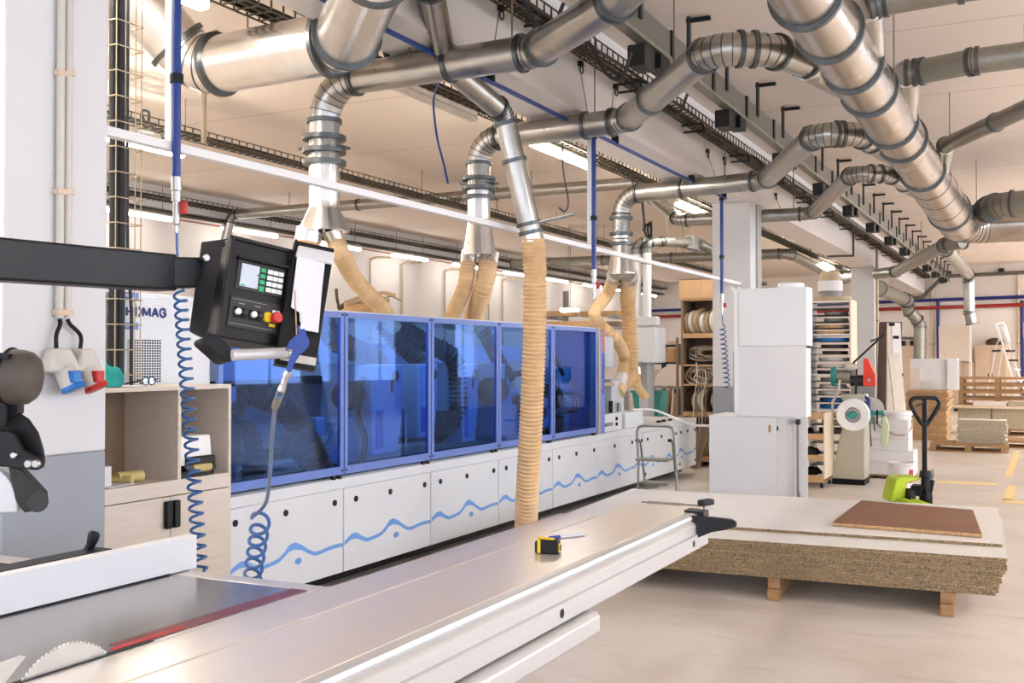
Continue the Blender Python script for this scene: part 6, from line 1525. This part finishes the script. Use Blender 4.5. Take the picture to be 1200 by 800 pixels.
tray('lower wire cable tray along the left wall just above the strip lamps', -12.7, 3.93, 9, 37.5, .14, .05, every=2.66)
tray('wire cable tray over the middle of the left bay behind the white rail', -8.1, 3.93, 5.5, 34, .22, every=2.4)
tray('wire cable tray carrying the strip lamps left of the beam', -4.48, 3.80, 3.6, 34, .2, every=2.4)
tray('wire cable tray fixed to the right side of the beam', -3.24, 4.02, 3, 34.5, .2, every=40)
for k in range(16):
    y = 5 + 1.85 * k
    M().tube([(-3.36, y, 4.0), (-3.14, y, 4.0), (-3.12, y, 3.93), (-3.34, y, 3.93)], .012, 6).build('bracket', 'dark_grey', [o for o in C.objects if o.get('label') == 'wire cable tray fixed to the right side of the beam'][0])
for lab, p in (('grey junction box with looped cable on the middle tray above the white rail', PZ(171, 156, 3.97)), ('grey junction box on the lamp tray beside the big duct', PZ(362, 17, 3.9)), ('grey junction box on the lamp tray above the drop pipe', PZ(666, 166, 3.9))):
    t = thing('junction_box', lab, 'junction box', p); p = V(p)
    M().box(p + V((-.07, -.09, 0)), p + V((.07, .09, .12))).build('box', 'mid_grey', t, bevel=.01)
    M().tube(spline([p + V((0, .09, .06)), p + V((0, .2, .05)), p + V((0, .25, -.02))], 10)[0], .014, 8).build('cable', 'cord', t); M().tube(spline([p + V((0, -.02, .12)), p + V((0, -.06, .22)), p + V((0, .04, .23)), p + V((0, .03, .12))], 14)[0], .013, 8).build('cable', 'cord', t)
# busbar trunking to the right of the beam
bb = thing('busbar_trunking', 'grey busbar trunking hung from the ceiling right of the beam', 'trunking', (-2.62, 18, 3.9))
xb_, z0_ = -2.62, 3.93
M().box((xb_ - .03, 3, z0_), (xb_ + .03, 34.5, z0_ + .2)).build('trunking', 'busbar_grey', bb)
M().box((xb_ - .045, 3, z0_ - .03), (xb_ + .045, 34.5, z0_ + .0)).build('lower_flange', 'zinc_grey', bb)
for k in range(26):
    y = 4.4 + 1.15 * k
    M().box((xb_ - .04, y, z0_ - .02), (xb_ + .045, y + .06, z0_ + .21)).build('joint_cover', 'black', bb)
    M().bar((xb_ + .04, y + .45, z0_ + .1), (xb_ + .04, y + .45, H + .003), .05, .025).build('hanger_bracket', 'dark_grey', bb)
    M().bar((xb_ + .02, y + .45, z0_ + .41), (xb_ + .22, y + .45, z0_ + .41), .04, .03).build('hanger_arm', 'black', bb)
for k in range(13):
    y = 5.0 + 2.3 * k; b = M().box((xb_ - .12, y, z0_ - .19), (xb_ + .02, y + .24, z0_ - .03)).build('tap_off_box', 'dark_grey', bb, bevel=.01); M().box((xb_ - .06, y + .24, z0_ - .16), (xb_ + .06, y + .45, z0_ - .05)).build('clamp', 'black', b)
for k, (y, r) in enumerate(((6.0, .13), (7.2, .17), (8.55, .15), (12.4, .16), (14.9, .16))):
    lab = ['first', 'second', 'third', 'fourth', 'fifth'][k] + ' black cable drooping from the busbar to the beam tray'
    M().tube(spline([(xb_ - .05, y, z0_ - .12), (xb_ - .15, y + .05, z0_ - .12 - r), (xb_ - .3, y + .1, z0_ - .1 - r * .6), (xb_ - .42, y + .15, z0_ + .02), (-3.2, y + .2, 4.04)], 20)[0], .013, 8).build('drooping_cable', 'cord', label=lab, cat='cable')
# compressed air main and its drops
xa_, za_ = -3.46, 3.53
am = thing('air_pipe', 'blue compressed air pipe under the beam with three drops', 'pipe', (xa_, 8, za_))
M().cyl((xa_, 3.1, za_), (xa_, 12.6, za_), .017, n=14).build('main_pipe', 'blue_pipe', am)
for k, (px_, py_) in enumerate(((206.5, 210), (696, 317), (846, 345))):
    q = PX(px_, py_, xa_); y = q.y
    d = M().cyl((xa_, y, q.z), (xa_, y, za_ + .0), .019 if k == 0 else .02, n=16).build('drop_pipe', 'blue_pipe', am)
    M().lathe((xa_, y, q.z), (0, 0, -1), [(-.01, .024), (.05, .024), (.055, .020), (.10, .020), (.102, .014), (.20, .016), (.205, .010), (.24, .010)], 16).build('coupling', 'steel', d)
    M().box((xa_ + .015, y + .005, q.z - .155), (xa_ + .05, y + .022, q.z - .10)).build('valve_lever', 'red', d, bevel=.003)
    for z in (za_ - .03, q.z + .45): M().cyl((xa_, y, z - .02), (xa_, y, z + .02), .03, n=14).build('clamp', 'black', d)
for y in (4, 6.5, 8.9, 11.2, 12.5): M().box((xa_ - .03, y, za_ + .0), (xa_ + .03, y + .03, 3.5985)).build('pipe_clip', 'black', am)
q = PX(846, 345, xa_)
cs = thing('coil_hose', 'thin blue coil hose hanging before the far white column', 'hose', tuple(PX(850, 455, xa_)))
tp_ = [q + V((0, 0, -.24)), PX(847, 378, xa_)]
hx3 = helix(PX(846.5, 382, xa_), PX(852, 455, xa_), .035, 13, 12)
M().tube(tp_ + hx3, .007, 6).build('coil', 'blue_hose', cs, ang=80)
# white rail between the columns
zr1 = 2.545
rail = thing('white_rail', 'long white rail running from the first to the second column', 'rail', (-3.5, 8, zr1))
M().box((-3.525, 3.052, zr1 - .02), (-3.475, 13.398, zr1 + .02)).build('rail', 'white_paint', rail, bevel=.004)
for x_ in (200, 691.5): y = PX(x_, 200, -3.5).y; M().box((-3.52, y - .018, zr1 + .019), (-3.48, y + .018, 3.5985)).build('hanger_post', 'white_gloss', rail)
q = PX(863, 345, -3.42); ca = PX(863.5, 487, -3.42)
Yd = YC - .05
cd2 = thing('white_conduit', 'white drop conduit from the rail end down to the piled white cabinets', 'conduit', (PY(863, 419, Yd).x, Yd, 1.05))
M().box((PY(861, 419, Yd).x, Yd - .02, PY(863, 485, Yd).z), (PY(864.5, 419, Yd).x, Yd + .01, PY(863, 342, Yd).z)).build('conduit', 'white_gloss', cd2)
M().bar(PY(862.5, 343, Yd), PY(857, 336, Yd), .03, .03).build('branch', 'white_gloss', cd2); M().bar(PY(863, 343, Yd), PY(867.5, 336.5, Yd), .03, .03).build('branch', 'white_gloss', cd2)
# red pipes and conduits on the walls
tag(M().cyl((-13.15, 9, 3.98), (-13.15, 37, 3.98), .045, n=14).build('sprinkler_pipe', 'red_pipe'), 'red pipe along the left wall behind the strip lamps', 'pipe')
def wpipe(name, lab, ya, yb_, r, m):
    a, b = BW(1029, ya, .12), BW(1198, yb_, .12); d = (b - a).normalized(); z = (a.z + b.z) / 2
    t0, t1 = -10.9, 6
    t = thing(name, lab, 'pipe', bwp(0, z, .12)); M().cyl(bwp(t0, z, .12), bwp(t1, z, .12), r, n=14).build('pipe', m, t)
    for k in range(6): q = bwp(-9 + 2.6 * k, z, 0); M().fbox(q, bw_d, UP, bw_n, (-.03, -.05, 0), (.03, .02, .12)).build('bracket', 'dark_grey', t)
wpipe('wall_pipe', 'blue pipe along the back wall above the red pipe', 354, 347.5, .05, 'brand_blue')
wpipe('wall_pipe', 'red pipe along the back wall below the blue pipe', 362.5, 357, .055, 'red_pipe')
p = [BW(1062, 349, .15), BW(1080, 349, .15), BW(1105, 324, .15), BW(1200, 319, .15), BW(1225, 318, .15)]
t = thing('wall_pipe', 'brown pipe stepping up high along the back wall', 'pipe', p[2]); M().tube(p, .055, 12).build('pipe', 'busbar_grey', t)
for x, y in ((1111, 323.5), (1173, 320.5)): q = BW(x, y, .1); M().fbox(q, bw_d, UP, bw_n, (-.06, -.05, -.1), (.06, .16, .02)).build('bracket', 'dark_grey', t)
for lab, x, y0, m, r in (('tan wall conduit left of the white board', 1092.5, 338, 'cabinet_beige', .035), ('blue drop pipe on the back wall left of the white board', 1099.5, 352, 'brand_blue', .045), ('tan wall conduit at the right edge', 1194, 320, 'cabinet_beige', .035), ('blue drop pipe on the back wall at the right edge', 1198.5, 352, 'brand_blue', .045)):
    a = BW(x, y0, .06); b = BW(x, 430, .06)
    t = thing('wall_conduit', lab, 'pipe', (b.x, b.y, .5)); M().cyl((b.x, b.y, .5), (b.x, b.y, a.z), r, n=12).build('pipe', m, t); M().fbox(V((b.x, b.y, 2)), bw_d, UP, bw_n, (-.05, 0, -.06), (.05, .04, .02)).build('clip', 'mid_grey', t)
for k, (x, y0) in enumerate(((435.5, 301), (473, 307), (523, 315), (574, 322), (590.5, 326))):
    a = PX(x, y0, -13.2); 
    t = thing('wall_conduit', ['leftmost', 'second', 'third', 'fourth', 'rightmost'][k] + ' thin conduit on the left wall above the blue hood', 'conduit', (-13.2, a.y, 1.2), group='conduits on the left wall')
    M().tube(spline([(-13.24, a.y, 1.0), (-13.24, a.y, a.z - .3), (-13.24, a.y, a.z - .08), (-13.2, a.y + .08, a.z), (-13.0, a.y + .45, a.z + .02)], 20)[0], .022, 8).build('pipe', 'tan_wire', t); M().box((-13.3, a.y - .04, 2.0), (-13.21, a.y + .04, 2.04)).build('clip', 'mid_grey', t)
# thin suspension wires with hooks on the beam
for k, (x, y, x2, y2) in enumerate(((585, 10, 578, 62), (679, 75, 690, 142), (720, 102, 716, 132), (828, 177, 838, 206), (848, 186, 849, 210), (908, 228, 916, 248))):
    a, b = PX(x, y, CX1 + .005), PX(x2, y2, CX1 + .14)
    t = thing('hanger_wire', ['first', 'second', 'third', 'fourth', 'fifth', 'sixth'][k] + ' hook and wire from the left on the right side of the beam', 'wire', b, group='hooks on the beam')
    M().cyl(a, b, .004, n=6).build('wire', 'wire_thin', t); M().torus(a + V((.02, 0, -.05)), (1, 0, 0), .03, .006, 14, 6).build('ring', 'dark_grey', t); M().box(a + V((-.004, -.025, -.02)), a + V((.03, .025, .02))).build('hook_plate', 'dark_grey', t)
# cable loop hanging by the square hood
q = PX(752, 225, -4.4)
t = thing('cable_loop', 'black cable hanging down to a coiled loop beside the square hood', 'cable', tuple(PX(758, 272, -4.4)))
M().tube(spline([PX(751, 216, -4.4), PX(753, 240, -4.4), PX(755, 262, -4.4), PX(754, 270, -4.4)], 16)[0], .016, 8).build('cable', 'cord', t)
for k in range(3): M().torus(PX(759.5, 270, -4.4) + V((.02 * k, 0, .008 * k)), (1, .25 * k - .2, 0), .078 + .006 * k, .012, 28, 8).build('loop', 'black_rubber', t)
q = PX(559, 55, -4.48)
t = thing('cable_loop', 'black cable looped beside the lamp tray above the first duct', 'cable', tuple(PZ(452, 60, 3.82)))
c = PZ(452, 58, 3.84); M().torus(c, (1, .4, .2), .09, .014, 28, 8).build('loop', 'black_rubber', t); M().tube(spline([c + V((0, -.08, .04)), c + V((-.05, -.25, .05)), c + V((-.02, -.5, .0))], 12)[0], .014, 8).build('cable', 'black_rubber', t)
t = thing('thin_hose', 'thin blue hose hanging down in the air left of the second hood', 'hose', tuple(PW(525, 215, 8)))
M().tube(spline([PW(514, 97, 7.4), PW(508, 120, 7.6), PW(512, 160, 7.8), PW(519, 188, 7.9), PW(525, 215, 8)], 24)[0], .008, 8).build('hose', 'blue_pipe', t)
t = thing('thin_hose', 'thin hooked hose hanging below the second horizontal duct', 'hose', tuple(PW(660, 245, 8.5)))
M().tube(spline([PW(659, 168, 8.6), PW(660, 200, 8.6), PW(666, 235, 8.6), PW(662, 248, 8.6), PW(655, 243, 8.6)], 24)[0], .007, 8).build('hose', 'cord', t)
# conduit on beam near the third column and cable rise
t = thing('wall_cable', 'black cable dropping down the beam side and running left beneath it', 'cable', (-3.3, 17.4, 3.6))
a, b, c_ = PX(1000, 272, CX1 + .03), PX(1000, 297, CX1 + .03), PZ(967, 299, 3.57)
M().tube([a, b, (b.x, b.y, 3.575), (CX0 + .05, b.y - .1, 3.575)], .018, 8).build('cable', 'cord', t)
t = thing('column_conduit', 'grey conduit on the right side of the last column', 'conduit', (CX1 + .03, 24.5, 1.2)); M().cyl((CX1 + .03, 24.5, 1.0), (CX1 + .03, 24.5, 4.0), .03, n=10).build('pipe', 'tan_wire', t); M().box((CX1, 24.46, 2.4), (CX1 + .07, 24.54, 2.44)).build('clip', 'mid_grey', t)
t = thing('column_conduit', 'pair of grey conduits on the right side of the second column', 'conduit', (CX1 + .03, 13.75, 1.2))
for dy in (-.05, .06): M().cyl((CX1 + .022, 13.75 + dy, 1.25), (CX1 + .022, 13.75 + dy, 3.59), .018, n=10).build('pipe', 'plug_grey', t)
t = thing('tube_drop', 'vertical conduit hanging from the ceiling above the white rail', 'conduit', tuple(PW(239, 168, 8.7)))
a = PW(239, 168, 9); M().tube(spline([(a.x, a.y, a.z), (a.x, a.y, PW(239, 108, 9).z), (a.x + .04, a.y, PW(243, 100, 9).z), (a.x + .12, a.y, PW(250, 99, 9).z), (a.x + .13, a.y, H + .003)], 20)[0], .022, 8).build('pipe', 'tan_wire', t)
